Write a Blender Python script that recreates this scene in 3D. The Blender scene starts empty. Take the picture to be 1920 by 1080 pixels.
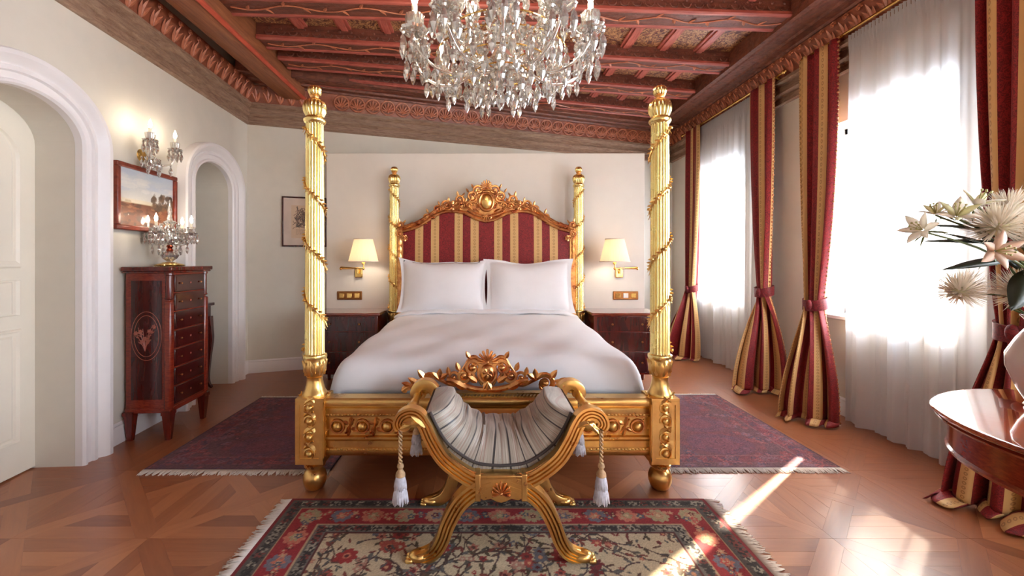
import bpy, bmesh, math, random
from mathutils import Vector, Matrix
import numpy as np
random.seed(4)
PI = math.pi
SC = bpy.context.scene
COL = SC.collection

# ------------------------------------------------------------------ camera, world, sun, exposure
CAMH = 1.323
cd = bpy.data.cameras.new('camera'); cam = bpy.data.objects.new('camera', cd); COL.objects.link(cam)
cam.location = (0, 0, CAMH); cam.rotation_euler = (PI/2, 0, 0)
cd.sensor_fit = 'HORIZONTAL'; cd.sensor_width = 36.0; cd.lens = 798/1920*36
cd.shift_x = (960-910)/1920; cd.shift_y = -(540-487)/1920; cd.clip_start = .05
SC.camera = cam
wd = bpy.data.worlds.new('world'); SC.world = wd; wd.use_nodes = True
bgn = wd.node_tree.nodes['Background']; bgn.inputs[0].default_value = (.73, .85, 1.0, 1); bgn.inputs[1].default_value = 12.0
sd = bpy.data.lights.new('sun', 'SUN'); sun = bpy.data.objects.new('sun', sd); COL.objects.link(sun)
sd.energy = 28; sd.angle = math.radians(1.1); sd.color = (1, .86, .66)
sun.rotation_euler = Vector((-.56, -.44, -.50)).to_track_quat('-Z', 'Y').to_euler()
WINS = [(5.0, 6.1), (2.75, 3.85), (.2, 1.3), (-1.7, -.6)]       # right wall openings; the last two are unseen, added for fill daylight
WZ0, WZ1 = .84, 2.5
RX = 3.05                                                       # right wall plane
for (a, b) in WINS:                                             # portals only guide the sampling of the sky
    ld = bpy.data.lights.new('window_portal', 'AREA'); lo = bpy.data.objects.new('window_portal', ld); COL.objects.link(lo)
    ld.shape = 'RECTANGLE'; ld.size = b-a; ld.size_y = WZ1-WZ0; ld.cycles.is_portal = True
    lo.location = (RX+.31, (a+b)/2, (WZ0+WZ1)/2); lo.rotation_euler = (PI/2, 0, PI/2)
SC.view_settings.view_transform = 'Standard'; SC.view_settings.look = 'None'
SC.view_settings.gamma = 1; SC.view_settings.use_curve_mapping = False
SC.view_settings.exposure = 1.5
SC.cycles.max_bounces = 10; SC.cycles.diffuse_bounces = 5; SC.cycles.glossy_bounces = 4
SC.cycles.transmission_bounces = 8; SC.cycles.transparent_max_bounces = 16
SC.cycles.caustics_reflective = False; SC.cycles.caustics_refractive = False
SC.cycles.sample_clamp_indirect = 6; SC.cycles.use_denoising = True

# ------------------------------------------------------------------ mesh helpers
def V(*a): return Vector(a)

class MB:
    def __init__(s): s.v = []; s.f = []; s.uv = []
    def add(s, vs, fs, uv=None):
        n = len(s.v); s.v += [tuple(p) for p in vs]; s.f += [tuple(i+n for i in f) for f in fs]
        if uv: s.uv += [(0, 0)]*(n-len(s.uv)) + list(uv)
        return s
    def box(s, x0, x1, y0, y1, z0, z1):
        return s.add([(x, y, z) for z in (z0, z1) for y in (y0, y1) for x in (x0, x1)],
                     [(0, 2, 3, 1), (4, 5, 7, 6), (0, 1, 5, 4), (2, 6, 7, 3), (0, 4, 6, 2), (1, 3, 7, 5)])
    def prism(s, poly, a, b, axis='z'):
        n = len(poly)
        def p3(p, t): return {'x': (t, p[0], p[1]), 'y': (p[0], t, p[1]), 'z': (p[0], p[1], t)}[axis]
        return s.add([p3(p, a) for p in poly]+[p3(p, b) for p in poly],
                     [tuple(range(n))[::-1], tuple(range(n, 2*n))]+[(i, (i+1) % n, n+(i+1) % n, n+i) for i in range(n)])
    def lathe(s, prof, c=(0, 0, 0), seg=24, flute=None, closed=False):
        """prof (r, z) from bottom to top; flute(angle, z) scales r"""
        vs, fs = [], []
        for (r, z) in prof:
            for i in range(seg):
                a = 2*PI*i/seg; k = r*(flute(a, z) if flute else 1)
                vs.append((c[0]+k*math.cos(a), c[1]+k*math.sin(a), c[2]+z))
        m = len(prof)
        for j in range(m-1 if not closed else m):
            for i in range(seg):
                i2 = (i+1) % seg; j2 = (j+1) % m
                fs.append((j*seg+i, j*seg+i2, j2*seg+i2, j2*seg+i))
        if not closed:
            fs.append(tuple(range(seg))[::-1]); fs.append(tuple(range((m-1)*seg, m*seg)))
        return s.add(vs, fs)
    def tube(s, pts, rad, seg=8, up=None, prof=None, closed=False, caps=True):
        """sweep; rad a number, a list or (a, b) pairs; prof a list of (p, q) in units of rad"""
        pts = [Vector(p) for p in pts]; n = len(pts)
        if not isinstance(rad, list): rad = [rad]*n
        prof = prof or [(math.cos(2*PI*i/seg), math.sin(2*PI*i/seg)) for i in range(seg)]
        k = len(prof); vs, fs = [], []; pn = None
        for i, p in enumerate(pts):
            if closed: t = pts[(i+1) % n]-pts[i-1]
            else: t = pts[min(i+1, n-1)]-pts[max(i-1, 0)]
            t.normalize()
            if up is not None: b = Vector(up)
            else: b = pn if pn is not None else (V(0, 0, 1) if abs(t.z) < .9 else V(1, 0, 0))
            nn = b-t*b.dot(t)
            if nn.length < 1e-6: nn = t.orthogonal()
            nn.normalize(); pn = nn; bb = t.cross(nn)
            ra, rb = rad[i] if isinstance(rad[i], tuple) else (rad[i], rad[i])
            for (a, q) in prof: vs.append(p+bb*(a*ra)+nn*(q*rb))
        for i in range(n if closed else n-1):
            for j in range(k):
                i2 = (i+1) % n; fs.append((i*k+j, i*k+(j+1) % k, i2*k+(j+1) % k, i2*k+j))
        if caps and not closed: fs.append(tuple(range(k))[::-1]); fs.append(tuple(range((n-1)*k, n*k)))
        return s.add(vs, fs)
    def ball(s, c, r, seg=12, rings=8, half=False):
        r = r if isinstance(r, tuple) else (r, r, r); vs, fs = [], []
        for j in range(1, rings):
            t = PI*j/rings
            for i in range(seg):
                a = 2*PI*i/seg
                vs.append((c[0]+r[0]*math.sin(t)*math.cos(a), c[1]+r[1]*math.sin(t)*math.sin(a), c[2]+r[2]*math.cos(t)))
        n = len(vs); vs += [(c[0], c[1], c[2]+r[2]), (c[0], c[1], c[2]-r[2])]
        for j in range(rings-2):
            for i in range(seg): fs.append((j*seg+i, (j+1)*seg+i, (j+1)*seg+(i+1) % seg, j*seg+(i+1) % seg))
        for i in range(seg):
            fs.append((n, i, (i+1) % seg)); b = (rings-2)*seg; fs.append((n+1, b+(i+1) % seg, b+i))
        return s.add(vs, fs)
    def leaf(s, base, d, n, L, W, curl=.25, th=.18, seg=5, bend=0):
        """a solid carved leaf: d its direction, n the side it bulges to, bend curls it in its plane"""
        base, d, n = Vector(base), Vector(d).normalized(), Vector(n).normalized()
        sd = d.cross(n).normalized(); vs, fs = [], []
        for i in range(seg+1):
            t = i/seg; w = W*.5*(math.sin(PI*min(t*.92+.08, 1))**.8)*(1-.35*t)
            p = base+d*(L*t)+n*(L*curl*t*t)+sd*(bend*L*t*t)
            h = W*th*(1-.6*t)
            vs += [p-sd*w, p+n*h, p+sd*w, p-n*h*.6]
        for i in range(seg):
            for j in range(4): fs.append((i*4+j, i*4+(j+1) % 4, i*4+4+(j+1) % 4, i*4+4+j))
        fs += [(3, 2, 1, 0), tuple(seg*4+j for j in range(4))]
        return s.add(vs, fs)
    def scroll(s, c, r, turns, a0, sgn=1, rad=.01, y=0, tail=None, n=22, seg=6):
        """a volute in the xz plane winding into c, with a ball eye"""
        pts, rr = [], []
        for i in range(n+1):
            t = i/n; a = a0+sgn*2*PI*turns*t; q = r*(1-t)**.8+.004
            pts.append((c[0]+q*math.cos(a), y, c[1]+q*math.sin(a))); rr.append(rad*(1-.45*t))
        if tail: pts = list(tail)+pts; rr = [rad*(.5+.5*i/len(tail)) for i in range(len(tail))]+rr
        s.tube(pts, rr, seg, up=(0, 1, 0)); s.ball((c[0], y, c[1]), rad*1.15, 8, 6)
        return s
    def rosette(s, c, r, n=8, y=0, nrm=(0, -1, 0), th=.2):
        nv = Vector(nrm); u = nv.orthogonal().normalized(); w = nv.cross(u)
        for k in range(n):
            a = 2*PI*k/n; d = u*math.cos(a)+w*math.sin(a)
            s.leaf(Vector(c)+d*(r*.15), d, nv, r*.85, r*1.9*PI/n, .12, th, 4)
        s.ball(Vector(c)+nv*(r*.12), r*.28, 8, 6)
        return s
    def shell(s, c, r, n=9, spread=PI*1.05, up=PI/2, y=0):
        for k in range(n):
            a = up+spread*(k/(n-1)-.5); L = r*(1-.25*abs(k/(n-1)-.5)*2)
            d = V(math.cos(a), 0, math.sin(a))
            p0 = V(c[0], y, c[1]); s.tube([p0, p0+d*L*.6+V(0, -r*.12, 0), p0+d*L+V(0, -r*.05, 0)], [r*.05, r*.105, r*.115], 6, up=(0, 1, 0)); s.ball(p0+d*L+V(0, -r*.05, 0), r*.125, 7, 5)
        s.ball((c[0], y-r*.05, c[1]), r*.16, 8, 6)
        return s
    def grid(s, fn, nu, nv, uvf=None, wrap=False):
        vs, fs, uv = [], [], []
        for j in range(nv+1):
            for i in range(nu+1):
                vs.append(fn(i/nu, j/nv))
                if uvf: uv.append(uvf(i/nu, j/nv))
        for j in range(nv):
            for i in range(nu):
                a = j*(nu+1)+i; fs.append((a, a+1, a+nu+2, a+nu+1))
        return s.add(vs, fs, uv or None)
    def mirror_x(s, start=0):
        n = len(s.v); m = len(s.f); vs = [(-x, y, z) for (x, y, z) in s.v[start:]]
        fs = [tuple(n+i-start for i in f[::-1]) for f in s.f if min(f) >= start]
        s.v += vs; s.f += fs
        return s
    def xf(s, M, start=0):
        s.v[start:] = [tuple(M @ Vector(p)) for p in s.v[start:]]; return s
    def mesh(s, name, ang=38, recalc=True):
        me = bpy.data.meshes.new(name); me.from_pydata(s.v, [], s.f)
        if s.uv:
            s.uv += [(0, 0)]*(len(s.v)-len(s.uv)); l = me.uv_layers.new(name='UVMap')
            idx = np.empty(len(me.loops), int); me.loops.foreach_get('vertex_index', idx)
            l.data.foreach_set('uv', np.array(s.uv, 'f')[idx].ravel())
        if recalc:
            bm = bmesh.new(); bm.from_mesh(me); bmesh.ops.recalc_face_normals(bm, faces=bm.faces); bm.to_mesh(me); bm.free()
        me.shade_smooth()
        if ang < 180: me.set_sharp_from_angle(angle=math.radians(ang))
        return me
    def build(s, name, m, parent=None, ang=38, bevel=0, world=False, recalc=True):
        if world and parent: off = wloc(parent); s.v = [(x-off.x, y-off.y, z-off.z) for (x, y, z) in s.v]
        return obj(name, s.mesh(name, ang, recalc), m, parent, bevel)

def wloc(o):
    p = o.location.copy()
    while o.parent: o = o.parent; p += o.location
    return p
def obj(name, me, m, parent=None, bevel=0):
    o = bpy.data.objects.new(name, me); COL.objects.link(o); o.parent = parent
    if m and not me.materials: me.materials.append(m)
    if bevel:
        b = o.modifiers.new('bevel', 'BEVEL'); b.width = bevel; b.segments = 2; b.limit_method = 'ANGLE'; b.angle_limit = .7
    return o
def thing(name, label, cat, loc=(0, 0, 0), rz=0, group=None):
    o = bpy.data.objects.new(name, None); COL.objects.link(o); o.empty_display_size = .1
    o.location = loc; o.rotation_euler = (0, 0, rz); return tag(o, label, cat, group)
def tag(o, label, cat, group=None):
    o['label'] = label; o['category'] = cat
    if group: o['group'] = group
    return o
def struct(o, label=None):
    o['kind'] = 'structure'
    if label: o['label'] = label
    return o
def stuff(o): o['kind'] = 'stuff'; return o
def copy_tree(o, parent=None):
    c = o.copy(); COL.objects.link(c); c.parent = parent
    for ch in list(o.children): copy_tree(ch, c)
    return c
def inst(src, parent, loc=None, rot=None, scale=None):
    c = src.copy(); COL.objects.link(c); c.parent = parent
    if loc is not None: c.location = loc
    if rot is not None: c.rotation_euler = rot
    if scale is not None: c.scale = scale
    return c
def lerp(a, b, t): return a+(b-a)*t
def interp(x, xs, ys):
    return float(np.interp(x, xs, ys))
def smooth_path(pts, n=8):
    """Catmull-Rom through the points"""
    P = [Vector(p) for p in pts]; out = []
    for i in range(len(P)-1):
        p0, p1, p2, p3 = P[max(i-1, 0)], P[i], P[i+1], P[min(i+2, len(P)-1)]
        for k in range(n):
            t = k/n; out.append(.5*((2*p1)+(p2-p0)*t+(2*p0-5*p1+4*p2-p3)*t*t+(3*p1-p0-3*p2+p3)*t**3))
    return out+[P[-1]]

# ------------------------------------------------------------------ materials
class N:
    """a material with short node helpers"""
    def __init__(s, name):
        s.m = bpy.data.materials.new(name); s.m.use_nodes = True; s.t = s.m.node_tree
        s.b = s.t.nodes['Principled BSDF']; s.out = s.t.nodes['Material Output']
    def n(s, typ, **kw):
        x = s.t.nodes.new('ShaderNode'+typ)
        for k, v in kw.items(): setattr(x, k, v)
        return x
    def l(s, a, b): s.t.links.new(a, b)
    def set(s, inp, v):
        if hasattr(v, 'links') or hasattr(v, 'is_linked'): s.l(v, inp)
        else: inp.default_value = v if not isinstance(v, tuple) or len(v) != 3 or inp.type != 'RGBA' else (*v, 1)
    def P(s, **kw):
        nm = dict(base='Base Color', rough='Roughness', metal='Metallic', spec='Specular IOR Level', coat='Coat Weight', coatr='Coat Roughness', trans='Transmission Weight', ior='IOR', alpha='Alpha', sheen='Sheen Weight', emit='Emission Color', emits='Emission Strength', normal='Normal', sss='Subsurface Weight')
        for k, v in kw.items(): s.set(s.b.inputs[nm[k]], v)
        return s.m
    def math(s, op, a, b=None, c=None):
        x = s.n('Math', operation=op); s.set(x.inputs[0], a)
        if b is not None: s.set(x.inputs[1], b)
        if c is not None: s.set(x.inputs[2], c)
        return x.outputs[0]
    def co(s, kind='Object', scale=(1, 1, 1)):
        c = s.n('TexCoord').outputs[kind]; mp = s.n('Mapping'); s.l(c, mp.inputs[0]); mp.inputs['Scale'].default_value = scale
        return mp.outputs[0]
    def noise(s, vec, scale=5, detail=3, rough=.5, dist=0, fac=True):
        x = s.n('TexNoise'); s.l(vec, x.inputs['Vector']); x.inputs['Scale'].default_value = scale; x.inputs['Detail'].default_value = detail
        x.inputs['Roughness'].default_value = rough; x.inputs['Distortion'].default_value = dist
        return x.outputs[0] if fac else x.outputs[1]
    def vor(s, vec, scale=5, feature='F1', out='Distance', rnd=1):
        x = s.n('TexVoronoi', feature=feature); s.l(vec, x.inputs['Vector']); x.inputs['Scale'].default_value = scale
        x.inputs['Randomness'].default_value = rnd
        return x.outputs[out]
    def ramp(s, fac, stops, interp='LINEAR'):
        x = s.n('ValToRGB'); s.l(fac, x.inputs[0]); e = x.color_ramp.elements; x.color_ramp.interpolation = interp
        while len(e) < len(stops): e.new(.5)
        for i, (p, c) in enumerate(stops): e[i].position = p; e[i].color = (*c, 1) if len(c) == 3 else c
        return x.outputs[0]
    def mix(s, f, a, b, blend='MIX'):
        x = s.n('Mix', data_type='RGBA', blend_type=blend); s.set(x.inputs[0], f); s.set(x.inputs[6], a); s.set(x.inputs[7], b)
        return x.outputs[2]
    def bump(s, h, strength=.3, dist=.01):
        x = s.n('Bump'); s.l(h, x.inputs['Height']); x.inputs['Strength'].default_value = strength; x.inputs['Distance'].default_value = dist
        s.l(x.outputs[0], s.b.inputs['Normal'])
def col(h):
    """sRGB 0-255 triple to linear"""
    return tuple(((c/255+.055)/1.055)**2.4 if c/255 > .04045 else c/255/12.92 for c in h)

def m_plain(name, c, rough=.6, var=.08, bump=.0, scale=8, **kw):
    k = N(name); v = k.co(); f = k.noise(v, scale, 3)
    a = tuple(x*(1-var) for x in c); b = tuple(min(x*(1+var), 1) for x in c)
    k.P(base=k.ramp(f, [(.3, a), (.7, b)]), rough=rough, **kw)
    if bump: k.bump(k.noise(v, scale*12, 2), bump, .002)
    return k.m
def m_wood(name, c1, c2, rough=.4, stretch=(1.2, 14, 14), scale=3, coat=0, bump=.1, ornament=0):
    k = N(name); v = k.co('Object', stretch); f = k.noise(v, scale, 5, .6, .6)
    c = k.ramp(f, [(.28, c1), (.72, c2)])
    k.P(base=c, rough=rough, coat=coat, coatr=.12)
    h = f
    if ornament:
        w = k.co('Object'); o = k.vor(w, ornament, 'SMOOTH_F1'); o2 = k.noise(w, ornament*2.2, 2, .5, 1.5)
        h = k.math('ADD', k.math('MULTIPLY', o, 1.2), k.math('ADD', o2, k.math('MULTIPLY', f, .2)))
        k.bump(h, .55, .008)
    elif bump: k.bump(f, bump, .003)
    return k.m
def m_gold(name, c, rough=.28, tint=(.42, .16, .05), amt=.5, scale=9, bump=.25):
    k = N(name); v = k.co(); f = k.noise(v, scale, 4, .65)
    k.P(base=k.ramp(f, [(.34, tuple(lerp(a, b, amt) for a, b in zip(c, tint))), (.6, c)]), metal=1.0, rough=k.math('MULTIPLY_ADD', f, .2, rough-.1))
    k.bump(k.noise(v, scale*6, 3), bump, .002)
    return k.m
def m_emit(name, c, s):
    k = N(name); return k.P(base=(0, 0, 0), emit=c, emits=s)

MT = {}
MT['wall'] = m_plain('wall_paint', col((216, 209, 196)), .62, .02, .05)
MT['panelwall'] = m_plain('headboard_wall_paint', col((226, 219, 209)), .6, .015, .05)
MT['trim'] = m_plain('white_trim_paint', col((234, 229, 228)), .35, .015)
MT['door'] = m_plain('cream_door_paint', col((232, 224, 208)), .3, .015)
MT['beam'] = m_wood('beam_wood', col((70, 32, 24)), col((128, 68, 50)), .45, (1.2, 12, 12), 3, bump=.3, ornament=26)
MT['beamedge'] = m_wood('beam_edge_paint', col((132, 54, 44)), col((178, 92, 76)), .45, (1.2, 14, 14), 4)
MT['girder'] = m_wood('girder_wood', col((112, 62, 38)), col((160, 100, 64)), .4, (14, 1.2, 14), 3)
MT['stripe'] = m_wood('girder_red_paint', col((168, 62, 44)), col((200, 92, 66)), .45, (8, 1.2, 8), 6)
MT['frieze'] = m_wood('frieze_wood', col((116, 58, 40)), col((164, 92, 64)), .4, (5, 5, 5), 3, bump=.2)
MT['carve'] = m_wood('frieze_carving', col((146, 76, 50)), col((200, 122, 86)), .35, (6, 6, 6), 3, bump=.2)
MT['cornice'] = m_wood('cornice_grey_wood', col((122, 90, 72)), col((172, 142, 118)), .5, (3, 3, 22), 3, bump=.3, ornament=30)
MT['soffit'] = m_wood('soffit_wood', col((80, 42, 32)), col((138, 82, 62)), .4, (5, 5, 12), 3, bump=.3, ornament=24)
MT['rib'] = m_wood('coffer_rib_paint', col((150, 60, 48)), col((205, 116, 98)), .4, (10, 1.5, 10), 5)
def _panel():
    k = N('coffer_painting'); v = k.co('Object')
    a = k.noise(v, 9, 3, .5, 2.2); b = k.noise(v, 22, 2, .5, 3)
    c = k.ramp(a, [(.36, col((92, 44, 38))), (.46, col((172, 120, 78))), (.54, col((196, 150, 100))), (.62, col((120, 62, 48))), (.75, col((150, 84, 58)))])
    k.P(base=k.mix(k.math('GREATER_THAN', b, .56), c, col((84, 42, 38))), rough=.5); k.bump(b, .4, .005); return k.m
MT['coffer'] = _panel()
def _floor():
    k = N('parquet_oak'); uv = k.n('UVMap').outputs[0]; mp = k.n('Mapping'); k.l(uv, mp.inputs[0]); mp.inputs['Scale'].default_value = (1.6, 16, 1)
    rnd = k.n('ObjectInfo').outputs['Random']; off = k.n('CombineXYZ'); k.l(k.math('MULTIPLY', rnd, 37.0), off.inputs[0]); k.l(k.math('MULTIPLY', rnd, 91.0), off.inputs[1]); k.l(off.outputs[0], mp.inputs['Location'])
    f = k.noise(mp.outputs[0], 2.5, 5, .6, .5)
    big = k.math('ADD', k.math('MULTIPLY', rnd, .65), k.math('MULTIPLY', f, .55))
    c = k.ramp(big, [(.1, col((128, 70, 42))), (.5, col((162, 98, 60))), (.95, col((190, 124, 80)))])
    k.P(base=c, rough=k.math('MULTIPLY_ADD', f, .12, .3), coat=.3, coatr=.16); k.bump(f, .06, .002); return k.m
MT['floor'] = _floor()
MT['slab'] = m_plain('floor_joint', col((104, 58, 34)), .5)
MT['gold'] = m_gold('gilt_wood', col((240, 200, 124)), .3, (.5, .22, .09), .35, bump=.12)
MT['goldpale'] = m_gold('pale_gilt', col((250, 232, 158)), .26, col((230, 180, 110)), .5, bump=.03)
MT['goldred'] = m_gold('red_bole_gilt', col((236, 178, 112)), .3, col((160, 66, 50)), .75, 14)
MT['brass'] = m_gold('polished_brass', col((240, 200, 118)), .14, bump=.02)
MT['bronze'] = m_gold('bronze_plate', col((150, 100, 58)), .3, bump=.05)
MT['mahog'] = m_wood('mahogany', col((66, 16, 12)), col((118, 34, 22)), .2, (10, 10, 1.3), 3, .5, .05)
MT['mahogdark'] = m_wood('dark_mahogany', col((46, 12, 12)), col((82, 22, 18)), .18, (9, 9, 1.3), 3, .5, .05)
MT['mahogred'] = m_wood('crossbanded_mahogany', col((104, 28, 18)), col((150, 54, 32)), .2, (1.4, 8, 30), 4, .5, .05)
MT['inlay'] = m_plain('inlay_wood', col((160, 86, 66)), .4)
MT['marble'] = m_plain('pale_marble', col((226, 216, 206)), .15, .05)
MT['linen'] = m_plain('white_linen', col((240, 238, 240)), .8, .01, .06, 14, sheen=.15)
MT['white'] = m_plain('white_plastic', col((236, 232, 226)), .3, .01)
MT['candle'] = m_plain('candle_sleeve', col((246, 236, 214)), .5, .02, sss=.0)
MT['bulb'] = m_emit('candle_bulb_glow', (1, .86, .66), 48)
MT['lampbulb'] = m_emit('lamp_bulb_glow', (1, .86, .70), 42)
def _crystal(name, tint=(1, 1, 1), gl=.3):
    k = N(name); g = k.n('BsdfGlass'); g.inputs['IOR'].default_value = 1.52; g.inputs['Roughness'].default_value = 0; g.inputs[0].default_value = (*tint, 1)
    r = k.n('BsdfGlossy'); r.inputs['Roughness'].default_value = .06; r.inputs[0].default_value = (1, .98, .94, 1)
    mx = k.n('MixShader'); mx.inputs[0].default_value = gl; k.l(g.outputs[0], mx.inputs[1]); k.l(r.outputs[0], mx.inputs[2])
    d = k.n('BsdfDiffuse'); d.inputs[0].default_value = (.98, .97, .93, 1); t = k.n('BsdfTranslucent'); t.inputs[0].default_value = (.98, .97, .93, 1); dm = k.n('MixShader'); k.l(d.outputs[0], dm.inputs[1]); k.l(t.outputs[0], dm.inputs[2])
    m2 = k.n('MixShader'); m2.inputs[0].default_value = .17; k.l(mx.outputs[0], m2.inputs[1]); k.l(dm.outputs[0], m2.inputs[2]); k.l(m2.outputs[0], k.out.inputs[0]); return k.m
MT['crystal'] = _crystal('cut_crystal', gl=.55)
def _pane():
    k = N('window_glass'); a = k.n('BsdfTransparent'); r = k.n('BsdfGlossy'); r.inputs['Roughness'].default_value = .02
    mx = k.n('MixShader'); mx.inputs[0].default_value = .06; k.l(a.outputs[0], mx.inputs[1]); k.l(r.outputs[0], mx.inputs[2]); k.l(mx.outputs[0], k.out.inputs[0]); return k.m
MT['pane'] = _pane()
def _sheer():
    k = N('sheer_voile'); t = k.n('BsdfTranslucent'); t.inputs[0].default_value = (.72, .72, .74, 1); d = k.n('BsdfDiffuse'); d.inputs[0].default_value = (.9, .9, .91, 1)
    tr = k.n('BsdfTransparent'); a = k.n('MixShader'); a.inputs[0].default_value = .42; k.l(t.outputs[0], a.inputs[1]); k.l(d.outputs[0], a.inputs[2])
    b = k.n('MixShader'); b.inputs[0].default_value = .025; k.l(a.outputs[0], b.inputs[1]); k.l(tr.outputs[0], b.inputs[2]); k.l(b.outputs[0], k.out.inputs[0]); return k.m
MT['sheer'] = _sheer()
def _shade():
    k = N('pleated_shade'); v = k.co('Object'); t = k.n('BsdfTranslucent'); t.inputs[0].default_value = (*col((250, 236, 214)), 1); d = k.n('BsdfDiffuse'); d.inputs[0].default_value = (*col((250, 242, 230)), 1)
    a = k.n('MixShader'); a.inputs[0].default_value = .5; k.l(t.outputs[0], a.inputs[1]); k.l(d.outputs[0], a.inputs[2]); k.l(a.outputs[0], k.out.inputs[0]); return k.m
MT['shade'] = _shade()
def _stripe(name, P=.212, a=.083, b=.170):
    """striped silk damask on UV metres: wide red, gold, narrow red, gold"""
    k = N(name); uv = k.n('UVMap').outputs[0]; sx = k.n('SeparateXYZ'); k.l(uv, sx.inputs[0])
    f = k.math('PINGPONG', sx.outputs[0], P)
    gold = k.math('MULTIPLY', k.math('GREATER_THAN', f, a), k.math('LESS_THAN', f, b))
    swirl = k.noise(uv, 26, 2, .5, 4.0); fine = k.noise(uv, 240, 1)
    red = k.ramp(swirl, [(.40, col((104, 5, 14))), (.5, col((160, 30, 34))), (.58, col((102, 5, 14)))])
    cy = k.math('SUBTRACT', k.math('PINGPONG', sx.outputs[1], .036), .018); cx = k.math('SUBTRACT', f, (a+b)/2)
    dist = k.math('SQRT', k.math('ADD', k.math('MULTIPLY', cx, cx), k.math('MULTIPLY', cy, cy)))
    spot = k.math('MULTIPLY', k.math('LESS_THAN', dist, .013), k.math('GREATER_THAN', dist, .006))
    gc = k.mix(k.math('MULTIPLY', spot, .6), col((214, 172, 112)), col((142, 96, 54)))
    k.P(base=k.mix(gold, red, gc), rough=.6, sheen=.06); k.bump(k.math('ADD', swirl, k.math('MULTIPLY', fine, .3)), .18, .002); return k.m
MT['damask'] = _stripe('striped_damask')
def _vcol(name, rough=.9, sheen=.2, bump=.5, scale=260, var=.25, coat=0):
    k = N(name); c = k.n('VertexColor', layer_name='Col').outputs[0]; v = k.co('Object'); f = k.noise(v, scale, 2, .7)
    k.P(base=k.mix(1.0, c, k.ramp(f, [(.25, (1-var,)*3), (.75, (1, 1, 1))]), 'MULTIPLY'), rough=rough, sheen=sheen, coat=coat, coatr=.02)
    if bump: k.bump(f, bump, .004)
    return k.m
MT['rug'] = _vcol('knotted_wool', .95, .05)
MT['print'] = _vcol('printed_paper', .5, 0, 0, 60, .06, .5)
def _petal(name, c, tr=.45):
    k = N(name); t = k.n('BsdfTranslucent'); t.inputs[0].default_value = (*c, 1); d = k.n('BsdfDiffuse'); v = k.co(); k.l(k.ramp(k.noise(v, 40, 2), [(.3, tuple(x*.9 for x in c)), (.7, c)]), d.inputs[0])
    mx = k.n('MixShader'); mx.inputs[0].default_value = tr; k.l(d.outputs[0], mx.inputs[1]); k.l(t.outputs[0], mx.inputs[2]); k.l(mx.outputs[0], k.out.inputs[0]); return k.m
MT['fringe'] = m_plain('fringe_cotton', col((226, 216, 206)), .9, .08)
MT['seat'] = None
# ------------------------------------------------------------------ the room shell
CEIL = 3.5; WH = 3.6; LS = -.066; LX0 = -2.448
def LW(d, o, z):                       # left wall: d along it, o into the room
    return (LX0+LS*d+o*.9978, d+o*.0658, z)
LANG = math.atan(-LS)                  # rotation of things on the left wall
BA, BB = V(-2.776, 4.96, 0), V(3.05, 6.94, 0); BD = (BB-BA).normalized(); BN = V(BD.y, -BD.x, 0); BLEN = (BB-BA).length
def BW(u, o, z): p = BA+BD*u+BN*o; return (p.x, p.y, z)
BANG = math.atan2(BD.y, BD.x)
def RW(d, o, z): return (RX-o, d, z)
OPEN = [(2.39, .335), (4.22, .325)]; SPR, RISE = 2.05, .23
def arch_z(c, h, d): return SPR+RISE*math.sqrt(max(0, 1-((d-c)/h)**2))

w = MB()
def lquad(d0, d1, z00, z01, z10, z11, o=0): w.add([LW(d0, o, z00), LW(d1, o, z10), LW(d1, o, z11), LW(d0, o, z01)], [(0, 1, 2, 3)])
cur = -2.6
DEPTH = [.26, .5]
for (c, h), dep in zip(OPEN, DEPTH):
    lquad(cur, c-h, 0, WH, 0, WH)
    n = 24; ds = [c-h*math.cos(PI*i/n) for i in range(n+1)]
    for i in range(n):
        za, zb = arch_z(c, h, ds[i]), arch_z(c, h, ds[i+1]); lquad(ds[i], ds[i+1], za, WH, zb, WH)
        w.add([LW(ds[i], 0, za), LW(ds[i+1], 0, zb), LW(ds[i+1], -dep, zb), LW(ds[i], -dep, za)], [(0, 1, 2, 3)])
    for d in (c-h, c+h): w.add([LW(d, 0, 0), LW(d, -dep, 0), LW(d, -dep, SPR), LW(d, 0, SPR)], [(0, 1, 2, 3)])
    cur = c+h
lquad(cur, 5.0, 0, WH, 0, WH)
c, h = OPEN[1]; w.add([LW(c-h-.02, -.5, 0), LW(c+h+.02, -.5, 0), LW(c+h+.02, -.5, 2.5), LW(c-h-.02, -.5, 2.5)], [(0, 1, 2, 3)])
w.add([LW(-2.6, -.6, 0), LW(5, -.6, 0), LW(5, -.6, WH), LW(-2.6, -.6, WH)], [(0, 1, 2, 3)])
struct(w.build('wall_left', MT['wall'], recalc=False), 'cream plaster wall with two arched openings')
w = MB(); w.add([BW(-.1, 0, 0), BW(BLEN+.2, 0, 0), BW(BLEN+.2, 0, WH), BW(-.1, 0, WH)], [(0, 1, 2, 3)])
w.add([BW(-.1, -.15, 0), BW(BLEN+.2, -.15, 0), BW(BLEN+.2, -.15, WH), BW(-.1, -.15, WH)], [(0, 1, 2, 3)])
struct(w.build('wall_back', MT['wall'], recalc=False), 'cream plaster wall behind the headboard partition')
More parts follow.
